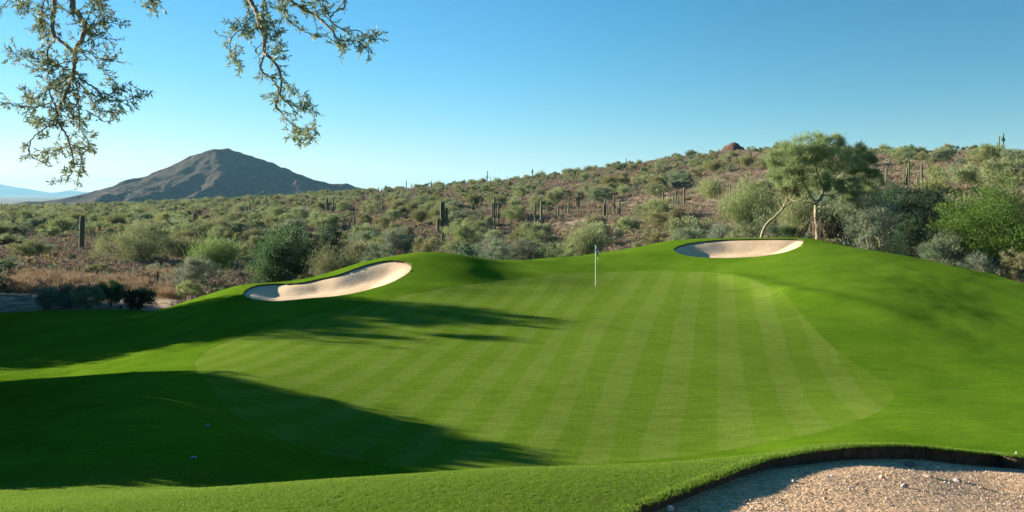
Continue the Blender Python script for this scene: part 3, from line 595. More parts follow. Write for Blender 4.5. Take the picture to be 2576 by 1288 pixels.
# ------------------------------------------------------------------ hand-placed plants: cx, top, left, right, distance, foliage, form, leaves, (leaf length, width), bark, label, category, name
def G(x, y): 
    return float(HD(x, y))
HAND = [
 (345, 550, 252, 432, 84, 'palo', 'dome', 22000, (.15, .035), 'bark', 'wide rounded yellow-green tree right of the lone armless saguaro', 'tree', 'palo_verde_tree'),
 (440, 590, 385, 500, 92, 'olive', 'dome', 9000, (.16, .04), 'bark', 'olive tree joined to the right side of the wide rounded yellow-green tree', 'tree', 'palo_verde_tree'),
 (545, 600, 487, 604, 72, 'soft', 'fan', 15000, (.22, .022), 'greenbark', 'bright green feathery tree with fanning twigs left of the big dark mesquite', 'tree', 'palo_verde_tree'),
 (500, 640, 440, 560, 62, 'grey', 'dome', 12000, (.13, .022), 'greenbark', 'pale grey-green airy shrub at the left foot of the turf mound', 'shrub', 'desert_shrub'),
 (470, 700, 435, 510, 55, 'palo', 'dome', 5000, (.12, .022), 'bark', 'small pale shrub on the bank where turf meets dirt at left', 'shrub', 'desert_shrub'),
 (700, 553, 618, 792, 62, 'deep', 'dome', 30000, (.12, .05), 'bark', 'big dark green mesquite tree behind the left sand bunker', 'tree', 'mesquite_tree'),
 (828, 560, 768, 872, 84, 'dark', 'dome', 16000, (.14, .055), 'bark', 'darkest green tree just right of and behind the big mesquite', 'tree', 'mesquite_tree'),
 (850, 618, 788, 900, 58, 'olive', 'fan', 12000, (.18, .022), 'bark', 'olive upright shrub in front of the darkest green tree, above the left bunker', 'shrub', 'desert_shrub'),
 (940, 606, 885, 992, 66, 'sage', 'dome', 10000, (.12, .03), 'bark', 'dull green brushy shrub above the middle of the left bunker rim', 'shrub', 'desert_shrub'),
 (1004, 568, 962, 1044, 84, 'grey', 'dome', 15000, (.14, .03), 'bark', 'large grey-green bush behind the left bunker, right of the pale chollas', 'bush', 'desert_shrub'),
 (1010, 625, 975, 1060, 62, 'brown', 'dome', 5000, (.12, .02), 'bark', 'brown-grey twiggy shrub just above the right end of the left bunker', 'shrub', 'dry_shrub'),
 (1085, 580, 1052, 1118, 80, 'yellow', 'dome', 6500, (.14, .03), 'bark', 'mustard coloured bush at the left foot of the tall armed saguaro', 'bush', 'desert_shrub'),
 (1180, 601, 1140, 1219, 61, 'glossy', 'dome', 7000, (.10, .06), 'bark', 'bright glossy green shrub on the turf edge right of the tall armed saguaro', 'shrub', 'glossy_shrub'),
 (1165, 545, 1120, 1215, 95, 'palo', 'dome', 9000, (.16, .035), 'bark', 'yellow-green bush directly right of the tall armed saguaro', 'bush', 'desert_shrub'),
 (1232, 568, 1180, 1290, 78, 'grey', 'dome', 13000, (.14, .03), 'bark', 'grey-green tree behind the bright glossy shrub', 'tree', 'palo_verde_tree'),
 (1253, 608, 1215, 1288, 64, 'sage', 'dome', 7000, (.11, .028), 'bark', 'dark grey shrub touching the right side of the bright glossy shrub', 'shrub', 'desert_shrub'),
 (1317, 582, 1262, 1376, 76, 'sage', 'dome', 13000, (.13, .035), 'bark', 'rounded grey-green tree in the dip midway between the two bunkers', 'tree', 'palo_verde_tree'),
 (1295, 632, 1270, 1325, 64, 'palo', 'dome', 3500, (.1, .025), 'bark', 'small pale tuft shrub on the turf skyline below the midway grey-green tree', 'shrub', 'desert_shrub'),
 (1395, 606, 1362, 1432, 67, 'deep', 'dome', 6000, (.12, .035), 'bark', 'leafy green shrub left of the tall feathery bush near the flag', 'shrub', 'desert_shrub'),
 (1468, 556, 1422, 1515, 72, 'palo', 'fan', 13000, (.24, .022), 'greenbark', 'tall feathery yellow-green bush just left of the flag', 'bush', 'palo_verde_tree'),
 (1432, 600, 1400, 1465, 70, 'palo', 'dome', 6000, (.13, .025), 'bark', 'low pale bush at the left foot of the tall feathery bush near the flag', 'bush', 'desert_shrub'),
 (1538, 616, 1500, 1572, 70, 'brown', 'dome', 7000, (.13, .02), 'bark', 'rusty brown dry shrub behind the flag', 'shrub', 'dry_shrub'),
 (1568, 623, 1546, 1590, 66, 'flower', 'dome', 2200, (.07, .05), 'bark', 'small white-flowering shrub on the turf skyline right of the flag', 'shrub', 'flowering_shrub'),
 (1605, 588, 1572, 1640, 78, 'yellow', 'dome', 6500, (.13, .03), 'bark', 'yellowish bush above the turf between the flag and the right bunker', 'bush', 'desert_shrub'),
 (1650, 570, 1612, 1690, 84, 'olive', 'dome', 8000, (.14, .032), 'bark', 'olive bush above the left end of the right bunker', 'bush', 'desert_shrub'),
 (1703, 515, 1668, 1738, 118, 'yellow', 'dome', 7000, (.18, .04), 'bark', 'bright yellow-green bush on the slope well above the right bunker', 'bush', 'desert_shrub'),
 (1652, 518, 1612, 1692, 122, 'olive', 'dome', 7000, (.18, .04), 'bark', 'brownish olive bush left of the bright yellow-green one on the slope', 'bush', 'desert_shrub'),
 (1742, 548, 1700, 1792, 86, 'sage', 'dome', 9000, (.14, .035), 'bark', 'dull green bush above the middle left of the right bunker', 'bush', 'desert_shrub'),
 (1800, 556, 1760, 1850, 80, 'grey', 'dome', 9000, (.14, .032), 'bark', 'grey-green bush at the left foot of the tall palo verde by the right bunker', 'bush', 'desert_shrub'),
 (1690, 600, 1665, 1715, 68, 'palo', 'dome', 3500, (.11, .025), 'bark', 'small yellow-green shrub at the left tip of the right bunker', 'shrub', 'desert_shrub'),
 (1882, 442, 1826, 1945, 76, 'palo', 'fan', 20000, (.26, .024), 'greenbark', 'tall brownish-green palo verde left of the tree with the leaning pale trunk', 'tree', 'palo_verde_tree'),
 (1930, 520, 1880, 1985, 72, 'sage', 'dome', 12000, (.14, .03), 'bark', 'shaded dull green bush behind the leaning pale trunk', 'bush', 'desert_shrub'),
 (1860, 560, 1815, 1905, 70, 'palo', 'dome', 9000, (.12, .03), 'bark', 'pale bush right behind the far rim of the right bunker', 'bush', 'desert_shrub'),
 (2150, 408, 2075, 2225, 67, 'sage', 'fan', 17000, (.26, .026), 'greenbark', 'blue-green feathery tree touching the right side of the big palo verde', 'tree', 'palo_verde_tree'),
 (2105, 520, 2060, 2160, 68, 'brown', 'dome', 8000, (.16, .022), 'bark', 'dark brown twiggy thicket under the right side of the big palo verde', 'thicket', 'dry_shrub'),
 (2012, 478, 1955, 2066, 69, 'palo', 'fan', 15000, (.2, .024), 'bark', 'yellow-green sprays between the leaning trunk and the forked pale trunk', 'bush', 'desert_shrub'),
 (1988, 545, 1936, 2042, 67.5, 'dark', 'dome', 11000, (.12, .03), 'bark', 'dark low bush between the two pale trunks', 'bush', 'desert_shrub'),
 (2035, 568, 1998, 2075, 66.5, 'grey', 'dome', 6000, (.11, .02), 'palebark', 'pale twiggy bush at the foot of the forked pale trunk', 'bush', 'dry_shrub'),
 (2102, 472, 2056, 2172, 69, 'sage', 'dome', 18000, (.14, .028), 'bark', 'shaded green tree mass right behind the forked pale trunk', 'tree', 'palo_verde_tree'),
 (2195, 492, 2125, 2268, 61, 'grey', 'dome', 17000, (.15, .026), 'greenbark', 'grey-green drooping tree above the right turf slope', 'tree', 'palo_verde_tree'),
 (2240, 440, 2180, 2306, 74, 'deep', 'dome', 15000, (.16, .035), 'bark', 'dark green tree between the feathery tree and the blackish-green tree', 'tree', 'mesquite_tree'),
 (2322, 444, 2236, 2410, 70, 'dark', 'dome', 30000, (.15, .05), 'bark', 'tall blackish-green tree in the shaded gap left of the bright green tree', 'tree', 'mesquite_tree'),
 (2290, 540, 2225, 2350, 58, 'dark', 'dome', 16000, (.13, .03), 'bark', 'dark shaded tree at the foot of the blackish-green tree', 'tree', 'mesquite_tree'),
 (2378, 560, 2325, 2440, 55, 'sage', 'dome', 14000, (.13, .024), 'palebark', 'grey twiggy tree in front of the blackish-green tree', 'tree', 'ironwood_tree'),
 (2498, 424, 2375, 2620, 56, 'lime', 'dome', 55000, (.17, .03), 'greenbark', 'big bright green mesquite tree at the right edge', 'tree', 'mesquite_tree'),
 (2640, 440, 2560, 2740, 62, 'olive', 'dome', 16000, (.17, .035), 'bark', 'olive tree cut by the right edge behind the bright green mesquite', 'tree', 'mesquite_tree'),
 (2440, 610, 2400, 2492, 52, 'grey', 'dome', 8000, (.12, .018), 'palebark', 'dead-looking grey bush under the left side of the bright green mesquite', 'bush', 'dry_shrub'),
 (2545, 620, 2510, 2600, 51, 'olive', 'dome', 8000, (.12, .022), 'bark', 'low olive bush under the bright green mesquite by the eroded bank', 'bush', 'desert_shrub'),
 (2205, 610, 2165, 2245, 57, 'dark', 'dome', 6000, (.11, .028), 'bark', 'low dark bush on the turf edge under the grey-green drooping tree', 'bush', 'desert_shrub'),
 (2088, 588, 2062, 2118, 62, 'yellow', 'dome', 3500, (.1, .03), 'bark', 'small lime-yellow shrub right of the big palo verde trunk base', 'shrub', 'desert_shrub'),
 (2330, 625, 2290, 2375, 53, 'deep', 'dome', 6000, (.1, .025), 'bark', 'low green bush on the turf edge below the dark shaded tree', 'bush', 'desert_shrub'),
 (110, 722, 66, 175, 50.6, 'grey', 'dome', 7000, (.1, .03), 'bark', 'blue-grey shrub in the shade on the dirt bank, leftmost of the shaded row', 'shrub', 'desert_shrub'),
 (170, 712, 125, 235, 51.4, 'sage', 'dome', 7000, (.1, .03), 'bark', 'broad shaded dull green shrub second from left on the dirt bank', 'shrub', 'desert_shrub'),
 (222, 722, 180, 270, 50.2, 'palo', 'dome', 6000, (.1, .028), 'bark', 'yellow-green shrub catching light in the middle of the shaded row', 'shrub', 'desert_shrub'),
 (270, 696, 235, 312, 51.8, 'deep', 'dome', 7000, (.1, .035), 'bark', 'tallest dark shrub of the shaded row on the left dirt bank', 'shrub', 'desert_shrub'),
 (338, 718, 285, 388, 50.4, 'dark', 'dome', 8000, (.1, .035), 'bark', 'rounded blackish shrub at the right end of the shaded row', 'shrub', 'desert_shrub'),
 (235, 662, 203, 292, 71, 'olive', 'dome', 5000, (.13, .03), 'bark', 'spiky olive creosote bush below the lone armless saguaro', 'bush', 'creosote_bush'),
 (70, 600, 22, 128, 90, 'olive', 'dome', 9000, (.15, .032), 'bark', 'olive bush at left between the dark chollas and the lone saguaro', 'bush', 'desert_shrub'),
 (20, 645, -30, 60, 74, 'sage', 'dome', 7000, (.13, .03), 'bark', 'dull green bush cut by the left edge above the shaded bank', 'bush', 'desert_shrub'),
 (-10, 695, -50, 28, 60, 'dark', 'dome', 6000, (.12, .03), 'bark', 'dark bush cut by the left edge beside the dirt bank', 'bush', 'desert_shrub'),
]
handpts = []
def build_plant(i, spec):
    cx, top, lf, rt, d, m, form, n, (L, W), bark, label, cat, name = spec; n = int(n*.8); L *= 1.35; W *= 1.3
    r = np.random.default_rng(500+i); mx_ = (lf+rt)/2; x, y = at(mx_, d); z = G(x, y); w_ = (rt-lf)*d/F*(1.12 if form == 'dome' else 1.18); h_ = EYE-(top-HOR)*d/F - z
    h_ = max(h_, .5); handpts.append((x, y, w_/2))
    t = thing(name, (x, y, z), label, cat)
    if form == 'fan':
        V, Fq, v = upright_leaves(r, w_, h_, n, L, W, 34)
        bl = dome_blobs(r, w_*.8, h_*.8, 8)
    else:
        bl = dome_blobs(r, w_*.98, h_, int(np.clip(w_*3, 9, 18)), .12, .85)
        V, Fq, v = blob_leaves(r, bl, n, L, W, .35 if m in ('dark', 'deep', 'glossy') else .5, 90, clump=.19)
    link('foliage', npmesh('foliage', V, [Fq], {'var': v}, False, [LM[m]]), t)
    st = stem_buf(r, bl, np.clip(h_*.022, .02, .12), .08*w_*.5, 3, 1); link('stem' if h_ < 3 else 'trunk', st.mesh('stem', M[bark], True), t)
for i, s_ in enumerate(HAND): build_plant(i, s_)

# ------------------------------------------------------------------ the two pale-trunked palo verdes behind the right bunker
def W3(px, py, d): return np.array([(px-1288)*d/F, d, EYE-(py-HOR)*d/F])
def big_tree(name, label, base, limbs, blobs, n, L, W, m, bark, seed, extra=None, d=64):
    r = np.random.default_rng(seed); b0 = W3(*base); b0[2] = G(b0[0], b0[1]); handpts.append((b0[0], b0[1], 2.5))
    t = thing(name, tuple(b0), label, 'tree'); tb = Buf()
    for pts, r0, r1 in limbs:
        p = smooth_path([W3(px, py, d+dd)-b0 for px, py, dd in pts], 4); p[0][2] = min(p[0][2], -.2) if np.linalg.norm(p[0][:2]) < .6 and p[0][2] < .8 else p[0][2]
        tb.add(*tube(p, np.linspace(r0, r1, len(p)), 9))
        for q in range(5):
            s = p[r.integers(len(p)//2, len(p))]; dd = unit(r.normal(size=3)+[0, 0, .7])*r.uniform(.5, 1.2)
            tb.add(*tube([s, s+dd*.5+r.normal(size=3)*.06, s+dd], [r1*.6, r1*.4, r1*.15], 5))
    link('trunk', tb.mesh('trunk', M[bark], True), t)
    bl = []
    for px, py, rx, rz, dd in blobs:
        c = W3(px, py, d+dd)-b0; bl.append((*c, rx*d/F, rx*d/F*.85, rz*d/F))
    V, Fq, v = blob_leaves(r, bl, n, L, W, .6, 130, clump=.15); link('crown', npmesh('crown', V, [Fq], {'var': v}, False, [LM[m]]), t)
    if extra: extra(t, r, b0)
    return t
def hanging(t, r, b0):      # dead grey twigs drooping beside the trunk
    b = Buf()
    for i in range(70):
        s = W3(2056+r.normal()*14, 540+r.uniform(-10, 25), 64+r.normal()*.4)-b0; e = s+[r.normal()*.35, r.normal()*.3, -r.uniform(.5, 1.6)]
        b.add(*tube(smooth_path([s, (s+e)/2+r.normal(size=3)*.1+[.1*np.sign(r.normal()), 0, .1], e], 3), np.linspace(.014, .006, 7), 3))
    link('dead_twigs', b.mesh('dead_twigs', M['ironbark']), t)
big_tree('palo_verde_tree', 'biggest palo verde with a forked pale trunk and wide green crown behind the right bunker', (2056, 606, 64),
    [([(2056, 612, 0), (2056, 575, .1), (2052, 540, 0), (2053, 508, -.1)], .16, .13), ([(2053, 510, -.1), (2040, 495, -.4), (2030, 475, -.6), (2010, 445, -.8), (1990, 420, -1)], .12, .04),
     ([(2053, 510, -.1), (2066, 498, .2), (2070, 475, .5), (2062, 450, .3), (2050, 415, 0), (2045, 380, -.3)], .13, .04), ([(2070, 475, .5), (2090, 455, 1), (2115, 430, 1.5), (2140, 400, 1.5)], .08, .03),
     ([(2066, 492, .2), (2095, 490, -.5), (2130, 475, -1), (2165, 455, -1)], .05, .02), ([(2050, 512, -.1), (2030, 520, -.8), (2008, 530, -1.2), (1990, 546, -1.3)], .05, .015), ([(2054, 545, 0), (2030, 560, -1), (2012, 580, -1.4)], .035, .012), ([(2052, 520, 0), (2078, 520, -.9), (2100, 505, -1.2)], .045, .015), ([(2030, 475, -.6), (2008, 470, 0), (1970, 455, .4)], .05, .02), ([(2040, 495, -.4), (2005, 505, -.2), (1985, 500, .3), (1960, 480, .5)], .045, .018)],
    [(1962, 470, 24, 22, .5), (1985, 490, 22, 18, 1), (2165, 470, 34, 26, .5), (2128, 492, 30, 24, 1), (2160, 512, 28, 20, .8), (2095, 468, 30, 20, -.5), (2188, 425, 30, 30, .5), (2200, 462, 28, 28, .8), (1945, 428, 22, 26, .2), (1948, 398, 20, 20, .5), (2178, 395, 24, 20, 0), (1975, 400, 40, 40, 0), (2010, 385, 45, 42, -1), (2048, 368, 42, 28, 0), (2085, 370, 38, 32, .5), (2125, 378, 36, 30, 1), (2158, 385, 26, 28, 0), (2035, 405, 60, 38, .5), (2100, 405, 60, 36, -1), (2150, 415, 44, 32, 1),
     (1965, 440, 30, 30, 0), (1998, 445, 36, 30, -1.2), (2035, 445, 30, 24, 1.2), (2110, 440, 46, 26, 0), (2170, 440, 30, 24, .5), (2020, 475, 26, 18, 1.5), (2135, 468, 30, 22, -1.0)],
    60000, .30, .026, 'palotree', 'palebark', 901, hanging)
big_tree('palo_verde_tree', 'leaning palo verde whose pale bare trunk slants up to the right from the bunker rim', (1915, 602, 65.5),
    [([(1913, 606, 0), (1920, 580, 0), (1932, 560, -.1), (1950, 545, -.3), (1966, 528, -.4), (1980, 505, -.6), (1996, 488, -.8), (2012, 470, -.9)], .12, .04),
     ([(1966, 528, -.4), (1985, 512, .2), (2000, 497, .3), (2018, 486, .6)], .06, .02), ([(1932, 560, -.1), (1955, 540, .6), (1972, 520, 1)], .05, .02), ([(1980, 505, -.6), (1982, 480, -1), (1990, 455, -1.2)], .05, .02)],
    [(1985, 470, 30, 22, -1.0), (2010, 462, 26, 20, -1.2), (1965, 488, 22, 16, -.4), (1995, 440, 22, 18, -1.4)], 9000, .18, .022, 'olive', 'palebark', 902, None, 65.5)

# trees just beyond the left edge: they throw the long shadows over the turf
def shade_tree(x, y, w_, h_, seed, label, n=14000, gap=.0):
    r = np.random.default_rng(seed); z = float(HT(x, y)) if abs(x) < 60 and y < 46 else G(x, y); t = thing('mesquite_tree', (x, y, z), label, 'tree', 'mesquite trees left of the picture')
    bl = [b_ for b_ in dome_blobs(r, w_, h_, 15, .22) ]
    V, Fq, v = blob_leaves(r, bl, n, .30, .11, .4, clump=.2); link('crown', npmesh('crown', V, [Fq], {'var': v}, False, [LM['olive']]), t)
    st = stem_buf(r, bl, .12, .15, 3, 2); link('trunk', st.mesh('trunk', M['bark'], True), t)
NUM = 'one two three four five six seven eight nine ten eleven twelve thirteen fourteen fifteen sixteen seventeen eighteen nineteen twenty twenty-one twenty-two twenty-three twenty-four twenty-five twenty-six twenty-seven twenty-eight twenty-nine thirty'.split()
SH = [(-34.5, 47.5, 6.0, 12.0), (-39, 45.8, 7, 11.0), (-43, 50.5, 7, 11.3), (-38.5, 49.0, 5.0, 13.2), (-35.5, 48.2, 4.6, 12.6), (-33, 43.2, 5.0, 9.2), (-38, 41.5, 6, 8.0), (-31.5, 40.7, 4.2, 7.0), (-36, 38.2, 4.5, 5.0), (-52, 57, 8, 8.0), (-36.5, 53.6, 5, 6.3), (-41, 56, 5.5, 7.2), (-34.0, 50.9, 4.4, 5.2), (-46.5, 60, 6, 6.5), (-36, 44.2, 5, 10.6), (-33.8, 46.2, 4.5, 10.0),
      (-21.5, 28.3, 4.0, 6.3), (-22.2, 27.1, 3.8, 5.9), (-20.0, 25.0, 4.0, 4.8), (-23.5, 26.2, 4.6, 6.1), (-19.5, 21.6, 4.2, 4.1), (-17, 20.3, 5.0, 4.2), (-15.6, 17.2, 4.6, 3.7), (-28, 29.8, 4.4, 6.8), (-14.5, 15.8, 3.6, 2.6), (-24, 20.5, 6, 4.4), (-31, 29, 5, 5.5)]
for i, (x, y, w_, h_) in enumerate(sorted(SH, key=lambda q: q[1])): shade_tree(x, y, w_, h_, 700+i, '%s mesquite tree beyond the left edge shading the turf, number %s from the near end' % ('tall' if h_ > 9 else 'medium' if h_ > 5.5 else 'low', NUM[i]), 15000 if y < 33 else 9000)

# ------------------------------------------------------------------ saguaros
def sag_mat():
    m, n, b = mat('saguaro_skin', .7, .25); p = pos(n)
    n.links.new(mix(n, noise(n, p, 1.5, 4), (.050, .066, .030), (.100, .115, .056)), b.inputs['Base Color']); return m
M['sag'] = sag_mat()
def capped(path, r, seg, ribs):
    path = np.asarray(path, float); T = unit(path[-1]-path[-2]); ex = [path[-1]+T*r*k for k in (.45, .75, .93, 1.0)]
    base = np.full(len(path), r); base[0] *= .9
    return tube(np.vstack([path, ex]), np.r_[base, r*.92, r*.7, r*.4, r*.05], seg, ribs)
def saguaro(x, y, z, h, r, arms, label, group=None, near=False, lean=0.):
    seg, ribs = (56, 14) if near else (14, 0)
    t = thing('saguaro_cactus', (x, y, z), label, 'cactus', group)
    b = Buf(); k = 9; zz = np.linspace(-.3, h-r, k); pr = np.array([.82, .92, 1, 1.03, 1.05, 1.03, 1, .98, .93])
    path = np.c_[lean*zz/h*h*.1, 0*zz, zz]; V, Fq = tube(np.vstack([path, [[path[-1][0], 0, h-r*.5], [path[-1][0], 0, h-r*.2], [path[-1][0], 0, h]]]), np.r_[pr*r, r*.8, r*.58, r*.05], seg, ribs)
    b.add(V, Fq); link('trunk', b.mesh('trunk', M['sag'], True), t)
    for (sx, a, top, off) in arms:      # side (-1..1), attach height, top height (fractions), reach in radii
        ar = r*.62; ax = sx*off*r; ay = math.copysign(1, sx)*.35*off*r*(1 if abs(sx) < 1 else -.4); za = a*h; zt = top*h; q = min(.5*off*r, (zt-za)*.5)
        P = smooth_path([(0, 0, za), (ax*.55, ay*.55, za+q*.05), (ax*.92, ay*.92, za+q*.55), (ax, ay, za+q*1.3), (ax, ay, max(zt-ar, za+q*1.5))], 4)
        bb = Buf(); bb.add(*capped(P, ar, max(10, seg//2), ribs//2 if near else 0)); link('arm', bb.mesh('arm', M['sag'], True), t)
    return t
R3 = lambda x, y: (.25*x, 503.1+.25*y)
R4 = lambda x, y: (570.2+.25*x, 402.5+.25*y)
R5 = lambda x, y: (1006.3+.25*x, 402.5+.25*y)
R6 = lambda x, y: (1408.7+.25*x, 335.4+.25*y)
R7 = lambda x, y: (1811.2+.3385*x, 301.9+.3385*y)
A2 = [(1, .45, .72, 2.6), (-1, .38, .62, 2.8)]; AL = [(-1, .42, .8, 2.5)]; AR = [(1, .4, .7, 2.4)]
AC = [(1, .3, .75, 3), (-1, .3, .8, 3), (.6, .35, .62, 2), (-.6, .42, .9, 2)]
A0 = []
# (frame, x, top, base, arms, label or None, zone)
SAG = [
 (R3, 820, 153, 545, A0, 'lone thick armless saguaro standing on bare ground at far left', 1),
 (R3, 15, 25, 165, A0, 'thin bare saguaro at the extreme left edge above the scrub', 0), (R3, 425, 20, 150, A0, 'tall thin saguaro sticking above the far scrub left of the lone thick one', 0),
 (R3, 483, 95, 155, A0, None, 'L'), (R3, 530, 65, 130, A0, None, 'L'), (R3, 545, 78, 155, AR, None, 'L'), (R3, 655, 88, 190, AC, 'small candelabra-armed saguaro left of the lone thick one', 0), (R3, 918, 45, 145, A0, None, 'L'),
 (R3, 1125, 120, 190, A0, None, 'L'), (R3, 1843, 85, 150, A0, None, 'L'), (R3, 1963, 108, 285, AC, 'multi-armed slender saguaro rising above the scrub over the bright feathery tree', 0), (R3, 2015, 120, 178, A0, None, 'L'),
 (R3, 2125, 145, 188, A0, None, 'L'), (R3, 2478, 70, 190, A2, None, 'L'), (R3, 2510, 0, 150, AR, None, 'L'), (R3, 1285, 175, 215, A0, None, 'L'), (R3, 1640, 100, 150, A0, None, 'L'),
 (R4, 205, 470, 590, A0, None, 'L'), (R4, 403, 350, 480, AL, None, 'L'), (R4, 820, 425, 540, A0, None, 'M'), (R4, 833, 490, 542, A0, None, 'M'), (R4, 903, 320, 435, A0, None, 'M'), (R4, 905, 485, 518, A0, None, 'M'),
 (R4, 1015, 365, 565, AC, 'slender three-pronged saguaro over the darkest green tree', 0), (R4, 1075, 370, 612, A2, 'tall slender saguaro right of the three-pronged one above the pale chollas', 0), (R4, 1232, 435, 490, A0, None, 'M'),
 (R4, 1283, 465, 535, AR, None, 'M'), (R4, 1372, 335, 430, A2, None, 'M'), (R4, 1366, 435, 472, A0, None, 'M'), (R4, 1567, 415, 535, AR, None, 'M'), (R4, 1583, 470, 512, A0, None, 'M'), (R4, 1860, 395, 460, A0, None, 'M'),
 (R4, 1362, 545, 592, A0, None, 'M'), (R4, 1240, 598, 690, A0, 'short stout saguaro stub beside the thick armed one behind the darkest tree', 0), (R4, 1280, 590, 725, [(1, .3, .8, 1.6), (-1, .45, .7, 2.2)], 'short thick dark saguaro with hugging arms right of the darkest green tree', 0),
 (R4, 2180, 418, 892, [(-1, .34, .63, 2.9), (1, .43, .60, 3.0), (.9, .58, .87, 1.9), (-.9, .62, .99, 1.1)], 'tallest saguaro with several upturned arms, left of centre above the green mound', 2),
 (R4, 1528, 268, 328, A2, 'saguaro on the skyline at the right foot of the mountain', 0), (R4, 1562, 275, 332, A2, None, 'S'), (R4, 1811, 200, 297, AL, 'thin left-armed saguaro on the low skyline left of the candelabra one', 0), (R4, 1859, 232, 302, A2, None, 'S'),
 (R4, 2060, 208, 292, AC, 'candelabra saguaro on the low skyline above the tallest saguaro', 0),
 (R5, 115, 395, 458, A0, None, 'M'), (R5, 520, 330, 392, A0, None, 'M'), (R5, 742, 408, 562, AL, 'plain upright saguaro halfway between the tallest saguaro and the forked one', 0), (R5, 763, 520, 562, A0, None, 'M'), (R5, 810, 385, 492, A0, None, 'M'),
 (R5, 948, 370, 652, [(-1, .25, .78, 2.3), (1, .28, .5, 2.6)], 'tall saguaro with a long left arm, left one of the pair right of the tallest', 1),
 (R5, 990, 445, 667, [(1, .4, .58, 2.4), (-.8, .4, .55, 2.0)], 'shorter saguaro, right one of the pair right of the tallest', 1),
 (R5, 1233, 435, 538, AC, 'small candelabra saguaro alone on the slope between the two tall pairs', 0),
 (R5, 1365, 448, 732, [(-1, .55, .8, 2.0), (1, .5, .62, 1.8)], 'tall saguaro with one high left arm, left one of the second pair', 1),
 (R5, 1420, 408, 772, [(-1, .4, .48, 2.4), (1, .4, .5, 2.5)], 'very tall smooth saguaro with two tiny arms, right one of the second pair', 1),
 (R5, 1567, 520, 602, A0, None, 'M'), (R5, 1593, 475, 602, A0, None, 'M'), (R5, 1665, 465, 562, A0, None, 'M'), (R5, 1694, 375, 562, A0, None, 'M'), (R5, 1713, 450, 502, A0, None, 'M'),
 (R5, 1790, 330, 562, [(-1, .42, .82, 2.6), (1, .4, .8, 2.2)], 'fork-shaped saguaro with two long upright arms on the slope above the flag', 1), (R5, 1490, 650, 722, A0, None, 'M'),
 (R5, 2052, 445, 572, A0, None, 'M'), (R5, 2067, 385, 572, A0, 'tallest of the tight cluster of saguaros above and right of the flag', 0), (R5, 2085, 520, 577, A0, None, 'M'), (R5, 2150, 375, 557, [(1, .4, .6, 1.9), (-1, .55, .7, 1.8)], 'saguaro with two short arms between the tight cluster and the bent-armed one', 0),
 (R5, 2212, 405, 637, [(-1, .38, .68, 3.2)], 'saguaro with one bent left arm over the dark cholla, right of the flag', 1),
 (R5, 876, 108, 232, [(1, .4, .65, 2.6), (-1, .45, .62, 2.8)], 'tall armed saguaro on the middle skyline, left of the single-spear one', 0), (R5, 912, 165, 252, A0, None, 'S'), (R5, 1050, 185, 217, A0, None, 'S'), (R5, 1078, 160, 212, A0, None, 'S'),
 (R5, 1330, 88, 227, [(1, .72, .9, 2.2), (-1, .7, .85, 2.2)], 'spear-like saguaro with tiny high arms alone on the middle skyline', 0), (R5, 2060, 75, 167, A0, None, 'U'), (R5, 627, 505, 547, AC, None, 'M'), (R5, 2278, -18, 62, [(-1, .45, .6, 1.8)], 'thin saguaro with one stub arm on the skyline left of the rocky knob', 0),
 (R6, 1038, 590, 727, [(1, .05, .3, 1.8)], 'upright saguaro with a low side bud left of the three-stemmed cluster', 0), (R6, 1143, 590, 722, A0, None, 'T'), (R6, 1165, 583, 727, A0, None, 'T'), (R6, 1187, 628, 727, A0, None, 'T'),
 (R6, 1250, 543, 737, A0, 'single straight saguaro right of the three-stemmed cluster', 0), (R6, 1581, 480, 652, A0, None, 'P'), (R6, 1602, 480, 657, A0, None, 'P'), (R6, 1713, 515, 652, A0, 'straight saguaro just left of the tall brownish-green palo verde', 0),
 (R6, 1915, 168, 307, [(1, .5, .8, 2.0), (-1, .5, .7, 1.8)], 'small forked saguaro high on the slope right of the rocky knob', 0), (R6, 1887, 388, 502, A0, None, 'U'), (R6, 1425, 735, 772, A0, None, 'M'), (R6, 295, 700, 752, A0, None, 'M'),
 (R6, 1727, 105, 205, A0, 'thin saguaro standing in front of the rocky knob', 0),
 (R7, 1236, 350, 500, A0, None, 'U'), (R7, 1262, 290, 352, A0, None, 'U'), (R7, 1402, 308, 500, A0, 'tall straight saguaro behind the many-armed one right of the big palo verde', 0), (R7, 1388, 350, 545, [(-1, .35, .75, 3.0), (-.7, .45, .6, 2.2)], 'left-armed saguaro right of the big palo verde', 0),
 (R7, 1500, 320, 565, A0, 'straight thick saguaro rising behind the blackish-green tree', 0), (R7, 1466, 425, 505, A0, None, 'U'),
 (R7, 2105, 98, 267, [(-1, .68, .85, 2.0), (1, .68, .78, 1.9)], 'tallest skyline saguaro at the far right, with short high arms', 0), (R7, 2078, 120, 262, A0, 'second saguaro of the far right skyline cluster', 0), (R7, 2063, 165, 252, A0, None, 'X'), (R7, 2095, 185, 252, A0, None, 'X'),
]
ZL = {'L': ('small distant saguaro poking out of the scrub on the left plain', 'distant saguaros on the left plain'), 'M': ('small plain saguaro among bushes on the lower middle slope', 'small saguaros on the middle slope'),
      'S': ('short saguaro among bushes on the low middle skyline', 'short skyline saguaros'), 'U': ('plain saguaro high on the right-hand slope', 'plain saguaros high on the right slope'),
      'T': ('saguaro stem in the three-stemmed cluster above the right bunker', 'three-stemmed saguaro cluster'), 'P': ('one of two parallel saguaros left of the tall brownish-green palo verde', 'parallel saguaro pair'), 'X': ('short saguaro in the far right skyline cluster', 'short saguaros of the far right cluster')}
sagpts = []; chopts = []
